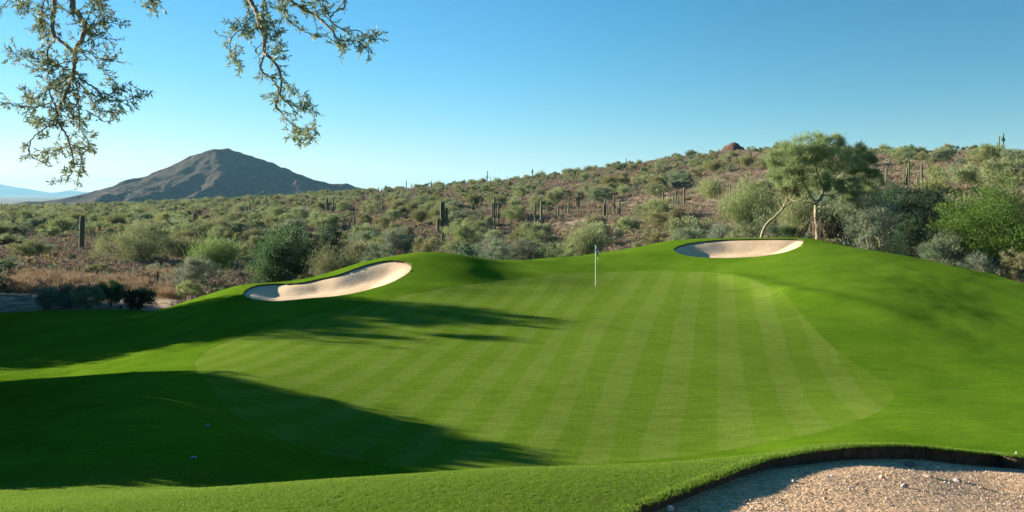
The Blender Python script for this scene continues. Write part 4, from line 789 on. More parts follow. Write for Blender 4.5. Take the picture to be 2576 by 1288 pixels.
for i, (fr, x, tp, bs, arms, label, zn) in enumerate(SAG):
    px, py = fr(x, bs); _, pt = fr(x, tp); X, Y, Z = hit(px, py); h = (py-pt)*Y/F
    if i == 0: rad = .25
    elif zn == 2: rad = .26
    else: rad = float(np.clip(h*.031, .15, .26))
    if h > 13: 
        sc = 11/h; Y *= sc; X *= sc; Z = G(X, Y); h = 11
    hh = EYE-(pt-HOR)*Y/F - Z      # the top stays where it is seen
    grp = None
    if label is None: label, grp = ZL[zn]
    sagpts.append((X, Y)); rr_ = random.Random(i)
    saguaro(X, Y, Z, max(hh, .8), rad, [(a*1., b_ + rr_.uniform(-.03, .03), c_, e_) for a, b_, c_, e_ in arms], label, grp, i == 0 or zn == 2, rr_.uniform(-.3, .3) if h > 3 else 0)

# ------------------------------------------------------------------ chollas
M['cholla'] = leaf_mat('cholla_spines', (.40, .31, .16), (.62, .52, .30), .2, .12)
M['chollad'] = leaf_mat('cholla_dark', (.045, .038, .025), (.10, .085, .05), .1, .1)
def cholla_meshes(seed, dark):
    r = np.random.default_rng(seed); b = Buf(); j = Buf(); h = 1.6
    b.add(*tube([(0, 0, -.15), (.02, .01, .4), (0, .03, .8), (.05, 0, 1.1)], [.09, .085, .075, .06], 7))
    P = []; 
    for i in range(15):
        s = np.array([0, 0, r.uniform(.55, 1.1)]); a = r.uniform(0, 6.28); d = np.array([math.cos(a), math.sin(a), r.uniform(.3, 1.1)])*r.uniform(.25, .5)
        b.add(*tube([s, s+d*.6, s+d], [.035, .03, .03], 5)); P += [s+d, s+d*.75+r.normal(size=3)*.06, s+d*1.25+[0, 0, .06]]
    for p in P:
        n = 60; D = unit(r.normal(size=(n, 3))); V, Fq = leafquads(r, p+D*[.05, .05, .09]*.6, D, .065, .035); j.add(V, Fq, np.repeat(np.clip(.5+.5*D[:, 2]+r.normal(size=n)*.15, 0, 1), 4))
        D = unit(r.normal(size=(40, 3))); 
    return b.mesh('stem', M['chollad'], True), j.mesh('joints', M['chollad'] if dark else M['cholla'])
CH = [cholla_meshes(30+i, False) for i in range(4)] + [cholla_meshes(40, True)]
CHO = [(R4, x, tp, bs, 0, 'z') for x, tp, bs in [(1385, 640, 692), (1440, 600, 660), (1462, 590, 650), (1485, 610, 665), (1500, 585, 640), (1530, 595, 650), (1550, 590, 640), (1420, 650, 705), (1455, 655, 710), (1490, 660, 712), (1520, 640, 690), (1310, 670, 712),
   (800, 640, 690), (840, 628, 680), (905, 660, 700), (870, 650, 695), (1150, 650, 700), (1180, 630, 690), (1145, 680, 720)]] + \
  [(R4, x, tp, bs, 0, 'y') for x, tp, bs in [(1690, 600, 645), (1720, 610, 650), (1760, 590, 640), (1790, 600, 645), (1830, 592, 640), (1780, 575, 612)]] + \
  [(R4, x, tp, bs, 0, 'w') for x, tp, bs in [(1858, 675, 722), (1930, 645, 690), (1945, 640, 682), (2000, 712, 762), (2020, 708, 760), (2115, 690, 730), (2240, 600, 660)]] + \
  [(R5, x, tp, bs, 0, 'v') for x, tp, bs in [(1090, 632, 672), (1180, 652, 690), (1140, 665, 722), (1525, 605, 660), (1615, 715, 768), (1605, 760, 790), (1585, 710, 750), (1650, 765, 800), (1535, 600, 640), (1620, 645, 680)]] + \
  [(R5, x, tp, bs, 0, 'u') for x, tp, bs in [(2005, 458, 522), (2220, 725, 780), (2275, 712, 772), (2190, 590, 630)]] + [(R5, 2215, 640, 725, 1, 'dark branching cholla below the bent-armed saguaro'), (R5, 2390, 640, 692, 1, 'small dark cholla on open ground right of the bent-armed saguaro')] + \
  [(R3, 295, 603, 682, 0, 'pale-tipped cholla with dark base nearest the left dirt bank'), (R3, 450, 600, 660, 0, 't'), (R3, 480, 605, 665, 0, 't'), (R3, 530, 628, 682, 0, 't'), (R3, 575, 668, 725, 0, 'small cream cholla right of the pale cholla clump at left'), (R3, 375, 318, 365, 0, 's'),
   (R3, 315, 280, 335, 0, 's'), (R3, 1010, 278, 385, 0, 'cream-topped cholla right of the lone thick saguaro'), (R3, 905, 320, 365, 0, 's'), (R3, 650, 365, 412, 1, 'small dark cholla left of the lone thick saguaro'), (R3, 665, 398, 458, 0, 's'), (R3, 25, 388, 510, 1, 'big dark cholla at the extreme left edge'), (R3, 95, 388, 505, 1, 'big dark cholla second from the left edge')]
ZC = {'z': ('fuzzy cream cholla in the dense cholla patch behind the darkest green tree', 'dense patch of cream chollas'), 'y': ('cream cholla in the loose patch left of the tallest saguaro', 'chollas left of the tallest saguaro'), 'w': ('small cholla near the foot of the tallest saguaro', 'chollas at the foot of the tallest saguaro'),
      'v': ('small cream cholla on open ground left of the flag', 'chollas on open ground left of the flag'), 'u': ('small cream cholla right of the flag', 'chollas right of the flag'), 't': ('pale cholla in the clump on the left foreground desert', 'pale chollas on the left foreground'), 's': ('tiny pale cholla around the lone thick saguaro', 'tiny chollas around the lone saguaro')}
for i, (fr, x, tp, bs, dk, lab) in enumerate(CHO):
    px, py = fr(x, bs); X, Y, Z = hit(px, py, 62); h = EYE-(fr(x, tp)[1]-HOR)*Y/F - Z; grp = None
    if len(lab) == 1: lab, grp = ZC[lab]
    chopts.append((X, Y)); t = thing('cholla_cactus', (X, Y, Z), lab, 'cactus', grp); s = np.clip(h/1.6*1.2, .7, 2.4); t.scale = (s, s, s); t.rotation_euler[2] = i*1.7
    sm, jm = CH[4] if dk else CH[i % 4]; link('stem', sm, t); link('joints', jm, t)

# ------------------------------------------------------------------ desert bushes: nearest 300 as things, the rest as stuff
BUSH = []
def bush_field():
    r = np.random.default_rng(11); pts = []
    N_ = 9000
    th = r.uniform(R(-36), R(36), N_*3); rad = np.sqrt(r.uniform(66**2, 640**2, N_*3)); X = rad*np.sin(th); Y = rad*np.cos(th)
    a = X/Y; px = 1288+a*F
    dens = np.interp(px, [-300, 700, 1000, 1300, 1700, 2200, 2900], [.95, .85, .60, .30, .18, .15, .14])
    dens = dens*np.where(Y < 130, np.interp(px, [0, 420, 520, 1000, 1300, 1700, 2600], [.25, .35, .7, .9, .8, .7, .7]), 1)
    dens *= np.where((px < 430) & (Y < 105), .18, 1)*np.clip(.65+.9*fbm(X*.03, Y*.03, 3, 77), .1, 1.2)
    ok = r.uniform(0, 1, len(X)) < dens; X, Y = X[ok], Y[ok]
    hp = np.array([(p[0], p[1], p[2]) for p in handpts]); sp = np.array(sagpts); cp_ = np.array(chopts); keep = []; cell = {}
    for x, y in zip(X, Y):
        if ((hp[:, 0]-x)**2+(hp[:, 1]-y)**2 < (hp[:, 2]+1.2)**2).any(): continue
        if ((np.abs(sp[:, 0]/sp[:, 1]-x/y) < .0012+1.2/y) & (y < sp[:, 1]*1.22) & (y > sp[:, 1]*.88)).any(): continue
        if ((np.abs(cp_[:, 0]/cp_[:, 1]-x/y) < .001+1.1/y) & (y < cp_[:, 1]+1) & (y > cp_[:, 1]*.82)).any(): continue
        mind = 3.4 if y < 200 else 4.2; k = (int(x//5), int(y//5)); bad = False
        for i in (-1, 0, 1):
            for j in (-1, 0, 1):
                for q in cell.get((k[0]+i, k[1]+j), []):
                    if (q[0]-x)**2+(q[1]-y)**2 < mind**2: bad = True
        if bad: continue
        cell.setdefault(k, []).append((x, y)); keep.append((x, y))
        if len(keep) > 5200: break
    P = np.array(keep); inframe = np.abs(P[:, 0]/P[:, 1]) < .615
    rr_ = np.hypot(P[:, 0], P[:, 1]); sc = r.uniform(.55, 1.3, len(P))*np.where(rr_ < 110, 1.0, np.where(rr_ < 260, 1.2, 1.0))*np.interp(P[:, 0]/P[:, 1], [-.1, .12], [1.05, 1.3]); size = sc/rr_*inframe
    order = np.argsort(-size); Z = HD(P[:, 0], P[:, 1]); rot = r.uniform(0, 6.28, len(P))
    kp = np.array([.2, .16, .14, .14, .12, .12, .05, .05]); kind = r.choice(8, len(P), p=kp/kp.sum())
    nt_ = 255
    for q, i in enumerate(order[:nt_]):
        x, y = P[i]; pxx = 1288+x/y*F; km, w_, h_, me = NEARB[kind[i]][1:]
        o = link('desert_bush', me, None, (x, y, Z[i]-.08)); s = sc[i]; o.scale = (s, s, s*.95); o.rotation_euler[2] = rot[i]
        BUSH.append((o, pxx, HOR+(EYE-Z[i]-1)*F/y, KINDWORD[km]))
    rest = order[nt_:]
    scatter('distant_bushes', P[rest], Z[rest]-.1, rot[rest], sc[rest], [f[4] for f in FARB], r.integers(0, 9, len(rest)), 'scrub of countless distant bushes over the plain and hillside')

# ------------------------------------------------------------------ scattering for what nobody could count
def scatter(name, XY, Z, rot, scl, meshes, idx, label, tilt=None):
    col = bpy.data.collections.new(name+'_source')
    for i, m_ in enumerate(meshes):
        o = bpy.data.objects.new('source_%02d' % i, m_); col.objects.link(o)
    me = bpy.data.meshes.new(name); me.vertices.add(len(XY)); me.vertices.foreach_set('co', np.c_[XY, Z].astype(np.float32).ravel())
    for k, v, ty in (('rot', rot, 'FLOAT'), ('scl', scl, 'FLOAT'), ('idx', idx, 'INT')):
        at_ = me.attributes.new(k, ty, 'POINT'); at_.data.foreach_set('value', np.asarray(v, np.float32 if ty == 'FLOAT' else np.int32))
    o = link(name, me); tag(o, label, None, None, 'stuff')
    ng = bpy.data.node_groups.new(name, 'GeometryNodeTree'); ng.interface.new_socket('Geometry', in_out='INPUT', socket_type='NodeSocketGeometry'); ng.interface.new_socket('Geometry', in_out='OUTPUT', socket_type='NodeSocketGeometry')
    gi = ng.nodes.new('NodeGroupInput'); go = ng.nodes.new('NodeGroupOutput'); ip = ng.nodes.new('GeometryNodeInstanceOnPoints'); ci = ng.nodes.new('GeometryNodeCollectionInfo')
    ci.inputs['Collection'].default_value = col; ci.inputs['Separate Children'].default_value = True; ci.inputs['Reset Children'].default_value = True; ip.inputs['Pick Instance'].default_value = True
    def na(n_, t_):
        x = ng.nodes.new('GeometryNodeInputNamedAttribute'); x.data_type = t_; x.inputs['Name'].default_value = n_; return x.outputs['Attribute']
    cx = ng.nodes.new('ShaderNodeCombineXYZ'); ng.links.new(na('rot', 'FLOAT'), cx.inputs['Z'])
    m2p = ng.nodes.new('GeometryNodeMeshToPoints'); ng.links.new(gi.outputs[0], m2p.inputs['Mesh']); ng.links.new(m2p.outputs[0], ip.inputs['Points'])
    ng.links.new(ci.outputs[0], ip.inputs['Instance']); ng.links.new(na('idx', 'INT'), ip.inputs['Instance Index']); ng.links.new(cx.outputs[0], ip.inputs['Rotation']); ng.links.new(na('scl', 'FLOAT'), ip.inputs['Scale'])
    ng.links.new(ip.outputs[0], go.inputs[0])
    md = o.modifiers.new('scatter', 'NODES'); md.node_group = ng
    return o
bush_field()
def low_scrub():
    r = np.random.default_rng(12); ms = []
    for i in range(5):
        V, Fq, v = blob_leaves(np.random.default_rng(300+i), [(0, 0, .18, .38, .38, .22), (.2, .1, .12, .25, .25, .16), (-.2, -.1, .14, .26, .24, .18)], 420, .11, .026, .55); ms.append(proto('scrub', V, Fq, v, LM['scrub']))
    for i, m_ in enumerate(('sage', 'olive')):
        V, Fq, v = blob_leaves(np.random.default_rng(310+i), [(0, 0, .2, .4, .4, .24), (.2, .1, .15, .25, .25, .16)], 420, .11, .028, .5); ms.append(proto('scrub', V, Fq, v, LM[m_]))
    n = 150000; th = r.uniform(R(-35), R(35), n); rad = np.where(r.uniform(0, 1, n) < .4, np.exp(r.uniform(math.log(50.), math.log(430), n)), np.sqrt(r.uniform(80.**2, 450.**2, n))); X = rad*np.sin(th); Y = rad*np.cos(th); px = 1288+X/Y*F
    ok = r.uniform(0, 1, n) < np.clip(.55+.9*fbm(X*.08, Y*.08, 3, 55), .08, 1); X, Y = X[ok], Y[ok]
    sd, _ = polysdf(np.c_[X, Y], P_outer[::2]); ok = sd < -.5; dirt = (X/Y < -.38) & (Y < 58.5); ok &= ~dirt; X, Y = X[ok], Y[ok]; n = len(X)
    scatter('low_scrub', np.c_[X, Y], HD(X, Y)-.03, r.uniform(0, 6.28, n), r.uniform(.7, 1.9, n)*np.clip(np.hypot(X, Y)/200, 1, 1.6), ms, r.choice(7, n, p=[.19, .19, .19, .18, .18, .04, .03]), 'low brown bursage scrub covering the desert floor')
    # tan dry grass near the turf
    ms = []
    for i in range(4):
        V, Fq, v = upright_leaves(np.random.default_rng(320+i), .8, .55, 260, .22, .012, 14); ms.append(proto('dry_grass', V, Fq, v, LM['tan']))
    P = []
    for cx, cy, d, sx, k in [(120, 705, 66, 60, 120), (205, 708, 64, 40, 100), (310, 706, 63, 55, 160), (350, 712, 61, 35, 90), (740, 690, 55, 45, 120), (60, 715, 62, 40, 60), (420, 715, 58, 25, 40), (1540, 590, 80, 40, 50), (1600, 585, 86, 60, 60), (400, 690, 70, 60, 80)]:
        for q in range(k): dd = d+r.normal()*1.6; P.append(((cx+r.normal()*sx*.5-1288)*dd/F, dd))
    P = np.array(P); n = len(P); scatter('dry_grass', P, HD(P[:, 0], P[:, 1])-.03, r.uniform(0, 6.28, n), r.uniform(.7, 1.4, n), ms, r.integers(0, 4, n), 'tufts of tan dry grass along the desert edge')
low_scrub()

# ------------------------------------------------------------------ the overhanging ironwood tree: branches hang into the top left of the picture
BR = [  # coordinates of the sprays as seen, depth offset, radius at start/end, leaf density
 ([(485, -190), (490, 0), (490, 60), (545, 120), (570, 190), (550, 260), (510, 320), (505, 400), (495, 480), (470, 560), (440, 640), (400, 710), (372, 780), (400, 840), (440, 900), (475, 990), (490, 1080), (480, 1150), (450, 1205)], 0, .026, .004, 1.0, 0),
 ([(340, -190), (370, 0), (355, 100), (352, 190), (365, 245), (430, 290), (480, 340), (505, 390)], .03, .022, .012, .5, 0),
 ([(365, 270), (325, 320), (320, 420), (325, 520), (350, 560)], .1, .009, .004, .9, 0), ([(495, 480), (420, 550), (340, 600), (345, 660), (380, 740), (372, 790)], .05, .009, .005, .8, 0),
 ([(340, 600), (250, 650), (180, 650), (165, 600)], .1, .005, .003, 1.1, 0), ([(345, 690), (220, 715), (110, 712), (60, 690), (40, 720)], .0, .006, .003, .9, 0), ([(300, 440), (240, 390), (150, 360), (60, 362)], .2, .006, .003, 1.2, 0),
 ([(505, 400), (400, 430), (300, 440), (250, 470)], .1, .007, .003, 1.1, 0), ([(560, 545), (640, 590), (690, 650), (760, 680), (850, 670), (940, 640)], -.1, .008, .003, 1.0, 0), ([(500, 480), (560, 545)], -.05, .009, .008, .5, 0),
 ([(700, 660), (770, 610), (790, 570), (750, 530)], -.1, .005, .002, 1.1, 0), ([(540, 560), (580, 620), (620, 680), (680, 740), (740, 750)], .15, .006, .003, 1.0, 0), ([(580, 740), (660, 790), (700, 815), (770, 800)], .0, .005, .003, .4, 0),
 ([(565, 170), (640, 160), (720, 150), (800, 160)], .1, .007, .003, 1.1, 0), ([(570, 190), (650, 240), (740, 275)], -.1, .006, .003, 1.0, 0), ([(515, 330), (600, 350), (650, 390), (730, 410)], .1, .006, .003, 1.1, 0),
 ([(495, 500), (525, 620), (530, 740), (545, 860), (590, 940), (600, 990)], .1, .007, .003, 1.1, 0), ([(400, 830), (330, 850), (260, 890), (205, 950), (195, 1020), (230, 1060), (280, 1085)], -.1, .007, .003, .65, 0),
 ([(475, 990), (400, 1000), (330, 1030), (300, 1050)], .05, .005, .003, 1.1, 0), ([(360, 40), (300, 80), (270, 140), (240, 165)], .1, .006, .003, 1.2, 0), ([(375, 10), (450, 80), (510, 100)], -.1, .005, .003, .8, 0), ([(640, -120), (640, 0), (605, 90), (580, 150), (590, 200)], .12, .008, .004, 1.2, 0),
 ([(300, -60), (290, 30), (280, 110), (290, 200), (330, 260)], .15, .007, .003, 1.2, 0), ([(370, 400), (430, 480), (400, 560), (420, 640)], .2, .006, .003, 1.1, 0), ([(440, 640), (480, 700), (500, 790), (520, 850)], .1, .006, .003, 1.1, 0), ([(380, 800), (290, 800), (240, 830)], .1, .005, .003, 1.2, 0),
 ([(460, 960), (520, 1000), (545, 1060), (530, 1160)], .1, .005, .003, 1.1, 0), ([(640, -60), (680, 40), (700, 100), (690, 180)], .2, .007, .003, 1.1, 0),
 # second cluster
 ([(1640, -190), (1680, 0), (1720, 80), (1745, 170), (1775, 260), (1775, 350), (1810, 390), (1860, 440), (1885, 540), (1880, 620), (1905, 670), (1950, 700), (2040, 720), (2110, 745)], .0, .022, .003, .8, 1),
 ([(1650, -120), (1660, 0), (1665, 60), (1690, 120)], .1, .008, .004, .9, 1), ([(1775, 360), (1755, 410), (1758, 480), (1810, 520), (1850, 560), (1870, 620), (1850, 700), (1880, 750), (1920, 800), (1960, 830), (2000, 860), (2040, 890), (2110, 900)], .05, .010, .003, .65, 1),
 ([(1960, 840), (1965, 930)], 0, .003, .002, .4, 1), ([(1745, 170), (1680, 210), (1620, 200), (1560, 250), (1540, 330), (1570, 380), (1610, 430)], .1, .008, .003, 1.1, 1), ([(1800, 230), (1850, 260), (1890, 300)], .05, .004, .002, .8, 1),
 ([(1770, -100), (1780, 0), (1790, 60), (1760, 140)], .1, .007, .003, 1.3, 1), ([(1720, 80), (1790, 140), (1830, 160), (1880, 220)], -.1, .006, .003, 1.1, 1), ([(1620, 200), (1600, 130), (1570, 160)], .1, .005, .003, 1.1, 1), ([(1790, 370), (1850, 330), (1890, 370)], 0, .004, .002, 1.0, 1), ([(1885, 540), (1930, 580), (1950, 610)], 0, .004, .002, 1.0, 1), ([(2000, 720), (2030, 680), (2060, 700)], 0, .004, .002, 1.0, 1), ([(2040, 890), (2090, 860), (2110, 900), (2020, 940)], 0, .004, .002, 1.1, 1),
 ([(1860, -150), (1950, 0), (2000, 40), (2070, 80), (2140, 120), (2180, 160), (2230, 210), (2260, 265), (2330, 270), (2400, 275), (2450, 260), (2510, 230)], .3, .016, .003, .9, 1), ([(1840, -120), (1880, 0), (1915, 60), (1930, 130), (1990, 180), (2060, 220), (2110, 230)], .2, .010, .003, 1.0, 1),
 ([(2310, -150), (2305, 0), (2310, 50), (2260, 70), (2220, 110), (2225, 150), (2280, 190), (2340, 205), (2400, 205), (2450, 230), (2490, 250)], .2, .009, .004, .35, 1), ([(2400, 275), (2440, 310), (2470, 345)], .2, .004, .002, 1.1, 1), ([(2100, 90), (2150, 60), (2180, 110), (2190, 60)], .3, .005, .003, 1.2, 1), ([(2230, 210), (2200, 240), (2290, 300)], .3, .004, .002, .9, 1),
 ([(2000, 40), (2060, 20), (2120, 10)], .3, .006, .003, 1.1, 1),
 ([(960, -140), (1000, -30), (1000, 20), (985, 50)], .4, .006, .002, 1.1, 2), ([(1000, -30), (1040, 10), (1020, 55)], .4, .005, .002, 1.1, 2), ([(120, -120), (60, -20), (45, 20), (5, 65)], .4, .008, .003, .7, 3), ([(60, -60), (120, 0), (150, 35), (170, 40)], .4, .006, .002, 1.1, 3),
]
def overhang():
    r = np.random.default_rng(66); D0 = 6.0; root = np.array([-8.5, 3.0, float(HT(-8.5, 3.0))])
    t = thing('ironwood_tree', tuple(root), 'ironwood tree outside the frame whose leafy grey-green branches hang into the top left', 'tree')
    P3 = lambda x, y, dd: np.array([(.375*x-1288)*(D0+dd)/F, D0+dd, EYE-(.375*y-HOR)*(D0+dd)/F]) - root
    # trunk and limbs above the picture
    top = [np.array([0, 0, -.3]), np.array([.2, .1, 1.2]), np.array([.5, .4, 2.6]), np.array([1.2, .9, 3.9])]
    tb = Buf(); p = smooth_path(top, 5); tb.add(*tube(p, np.linspace(.24, .15, len(p)), 12))
    starts = {0: P3(430, -190, .02), 1: P3(1650, -190, .1), 2: P3(960, -140, .4), 3: P3(100, -110, .4)}; hub = top[-1]
    for g, s in starts.items():
        p = smooth_path([hub, (hub*.6+s*.4)+[0, .1, .7], (hub*.25+s*.75)+[0, 0, .6], s+[0, 0, .12], s], 6); tb.add(*tube(p, np.linspace(.10 if g < 2 else .05, .03 if g < 2 else .008, len(p)), 9))
    for i, (pts, dd, r0, r1, dn, g) in enumerate(BR):
        if pts[0][1] < -100 and np.linalg.norm(P3(*pts[0], dd)-starts[g]) > .02:
            a = starts[g]; e = P3(*pts[0], dd); tb.add(*tube(smooth_path([a, (a+e)/2+[0, 0, .05], e], 3), r0, 7))
    link('trunk', tb.mesh('trunk', M['ironbark'], True), t)
    names = {0: 'hanging_branch', 1: 'hanging_branch', 2: 'hanging_branch', 3: 'hanging_branch'}
    labs = {0: 'dense leafy branch hanging nearest the left edge', 1: 'long sparse branch sprays hanging right of the dense one', 2: 'tiny sprig at the top edge between the two branches', 3: 'small twig in the top left corner'}
    for g in range(4):
        wb = Buf(); PP = []; DD = []; LL = []
        for pts, dd, r0, r1, dn, gg in BR:
            if gg != g: continue
            ddv = dd + np.cumsum(r.normal(size=len(pts))*.035); p = smooth_path([P3(x, y, q) for (x, y), q in zip(pts, ddv)], 5); p += r.normal(size=p.shape)*.003
            wb.add(*tube(p, np.linspace(r0, r1, len(p))*.8, 8 if r0 > .01 else 5))
            seglen = np.r_[0, np.cumsum(np.linalg.norm(np.diff(p, axis=0), axis=1))]; Lt = seglen[-1]
            vis = p[:, 2] > -99
            ntw = int(Lt*dn*66*(.6 if r0 > .015 else 1))
            for q in range(ntw):
                s_ = r.uniform(.02, 1)*Lt
                if r0 > .015: s_ = Lt*r.uniform(.12, 1)**.8
                k = np.searchsorted(seglen, s_); k = min(max(k, 1), len(p)-1); b0 = p[k]; T = unit(p[k]-p[k-1])
                d = unit(T*.8 + r.normal(size=3)*.8 + [0, 0, -.1]); ln = r.uniform(.03, .13)*(1 if dn > .5 else .6)
                tip = b0+d*ln; wb.add(*tube([b0, b0+d*ln*.5+r.normal(size=3)*.005, tip], [.0022, .0018, .001], 3))
                nl = int(r.uniform(6, 12)*(1+ln*7))
                for u in range(nl):
                    f = r.uniform(.25, 1.0); PP.append(b0+d*ln*f); DD.append(unit(d*.7+r.normal(size=3)*.75)); LL.append(r.uniform(.020, .046))
            for u in range(int(7*dn)+3): PP.append(p[-1]); DD.append(unit(unit(p[-1]-p[-3])+r.normal(size=3)*.6)); LL.append(r.uniform(.02, .04))
        br = link('hanging_branch', wb.mesh('branch_wood', M['ironbark'], True), t); br['label'] = labs[g]
        PP, DD, LL = np.array(PP), np.array(DD), np.array(LL); V, Fq = leafquads(r, PP, DD, LL, LL*.25)
        link('leaves', npmesh('leaves', V, [Fq], {'var': np.repeat(r.uniform(0, 1, len(PP)), 4)}, False, [LM['iron']]), br)
overhang()

# ------------------------------------------------------------------ flagstick, hole, sprinkler covers, fence posts
def flagstick():
    x, y = at(1498, 46.); z = float(HT(x, y))-.02
    t = thing('flagstick', (x, y, z), 'white golf flagstick with a limp black and white checked flag on the putting green', 'flagstick')
    wm, n, b = mat('white_paint', .35, .4); b.inputs['Base Color'].default_value = (.82, .82, .80, 1)
    bb = Buf(); H = 2.22; bb.add(*tube([(0, 0, -.1), (0, 0, H*.5), (0, 0, H)], [.0135, .0125, .0115], 12)); link('pole', bb.mesh('pole', wm, True), t)
    bb = Buf(); bb.add(*tube([(0, 0, -.12), (0, 0, .004), (0, 0, .006)], [.054, .054, .050], 20)); cm, n, b = mat('cup_liner', .5, .3); b.inputs['Base Color'].default_value = (.35, .35, .34, 1); link('cup', bb.mesh('cup', cm, True), t)
    bb = Buf(); bb.add(*tube([(0, 0, H), (0, 0, H+.012), (0, 0, H+.024), (0, 0, H+.03)], [.016, .018, .012, .001], 12)); link('finial', bb.mesh('finial', wm, True), t)
    # limp flag folded down from its hoist
    fm, n, b = mat('checked_flag', .8, .1); uv = N(n, 'ShaderNodeTexCoord'); ck = N(n, 'ShaderNodeTexChecker'); ck.inputs['Scale'].default_value = 1.0
    ck.inputs['Color1'].default_value = (.012, .012, .02, 1); ck.inputs['Color2'].default_value = (.8, .8, .82, 1)
    mp = N(n, 'ShaderNodeMapping'); mp.inputs['Scale'].default_value = (3, 3, 1); n.links.new(uv.outputs['UV'], mp.inputs[0]); n.links.new(mp.outputs[0], ck.inputs[0]); n.links.new(ck.outputs['Color'], b.inputs['Base Color'])
    nu, nv = 24, 16; V = []; UV = []
    for j in range(nv+1):
        for i in range(nu+1):
            u, v = i/nu, j/nv     # u away from pole, v up
            fall = (.17*u + .12*u*u); xx = .014+ .16*math.sin(min(u*1.5, 1.25)) * (.75+.25*v) ; yy = .035*math.sin(u*9+v*1.5)*u; zz = H-.02-.40*(1-v)*(1-.10*u) - fall*(.8+.5*(1-v)) 
            V.append((xx, yy, zz)); UV.append((u, v))
    Fq = [(j*(nu+1)+i, j*(nu+1)+i+1, (j+1)*(nu+1)+i+1, (j+1)*(nu+1)+i) for j in range(nv) for i in range(nu)]
    me = npmesh('flag', V, [Fq], None, True, [fm]); l = me.uv_layers.new(name='UVMap'); vi = np.empty(len(me.loops), np.int32); me.loops.foreach_get('vertex_index', vi); l.data.foreach_set('uv', np.array(UV, np.float32)[vi].ravel())
    f = link('flag', me, t); s = f.modifiers.new('cloth', 'SOLIDIFY'); s.thickness = .003
flagstick()
def posts():
    m, n, b = mat('rusty_post', .8, .2); b.inputs['Base Color'].default_value = (.07, .045, .03, 1)
    for px, tp, bs, lab in [(397, 683, 733, 'rusty steel fence post standing left of the pale shrub at the desert edge'), (199, 672, 697, 'thin rusty fence post beside the spiky creosote bush')]:
        X, Y, Z = hit(px, bs, 49); h = (bs-tp)*Y/F; r = .035; t = thing('fence_post', (X, Y, Z), lab, 'post')
        bb = Buf(); k = .05
        for (x0, x1, y0, y1) in ((-k, k, -.006, .006), (-.006, .006, .006, k)):
            V = [(x, y, z) for z in (-.3, h) for y in (y0, y1) for x in (x0, x1)]; bb.add(V, [(0, 2, 3, 1), (4, 5, 7, 6), (0, 1, 5, 4), (2, 6, 7, 3), (0, 4, 6, 2), (1, 3, 7, 5)])
        link('post', bb.mesh('post', m), t)
        bb = Buf()
        for q in range(5): zq = h*(.25+.15*q); V = [(x, y, z) for z in (zq, zq+.03) for y in (-.02, -.0065) for x in (-.02, .02)]; bb.add(V, [(0, 2, 3, 1), (4, 5, 7, 6), (0, 1, 5, 4), (2, 6, 7, 3), (0, 4, 6, 2), (1, 3, 7, 5)])
        link('studs', bb.mesh('studs', m), t)
posts()
def covers():
    m, n, b = mat('grey_plastic', .5, .4); b.inputs['Base Color'].default_value = (.10, .11, .12, 1)
    for px, py, lab in [(487, 1152, 'round pale sprinkler cover set flush in the shaded turf, lower of the two'), (522, 1072, 'round pale sprinkler cover in the shaded turf, upper of the two')]:
        (x, y), = unproj([(px, py)], HT, 11.9 if py > 1100 else 13, 30); z = float(HT(x, y)); t = thing('sprinkler_cover', (x, y, z), lab, 'sprinkler cover')
        bb = Buf(); bb.add(*tube([(0, 0, -.05), (0, 0, .012), (0, 0, .02), (0, 0, .021)], [.06, .06, .055, .04], 24)); link('rim', bb.mesh('rim', m, False), t)
        bb = Buf(); bb.add(*tube([(0, 0, 0), (0, 0, .02), (0, 0, .026), (0, 0, .027)], [.04, .04, .035, .001], 24)); link('lid', bb.mesh('lid', m, False), t)
covers()

# ------------------------------------------------------------------ stones on the gravel, grass blades near the camera
def stone_mesh(seed, sub=2, rough=.22):
    import bmesh
    bm = bmesh.new(); bmesh.ops.create_icosphere(bm, subdivisions=sub, radius=.5); r = np.random.default_rng(seed); s = r.uniform(.6, 1.1, 3)
    cuts = [(unit(r.normal(size=3)), r.uniform(.25, .42)) for _ in range(7)]
    for v in bm.verts:
        p = np.array(v.co)
        for nn, dd in cuts:
            q = p @ nn
            if q > dd: p = p - nn*(q-dd)*.9
        p = p*(1+rough*.3*math.sin(p[0]*9+seed)*math.sin(p[1]*8))*s; v.co = p
    me = bpy.data.meshes.new('stone'); bm.to_mesh(me); bm.free(); return me
def rock_mat(name, c1, c2): return simple(name, c1, c2, 14, .9, .5, 60, .01)
RM = [rock_mat('tan_stone', (.30, .22, .16), (.46, .36, .27)), rock_mat('grey_stone', (.20, .18, .17), (.34, .31, .29)), rock_mat('dark_stone', (.09, .065, .05), (.19, .14, .11)), rock_mat('white_stone', (.55, .52, .46), (.70, .67, .60))]
def on_gravel(px, py):
    f = lambda x, y: HT(x, y)-.12-.09*sstep(10, 13.5, np.asarray(y))
    (x, y), = unproj([(px, py)], f, 4, 16); sd, _ = polysdf(np.array([[x, y]]), P_grav); return x, y, float(gravel_z(np.array([x]), np.array([y]), sd)[0])
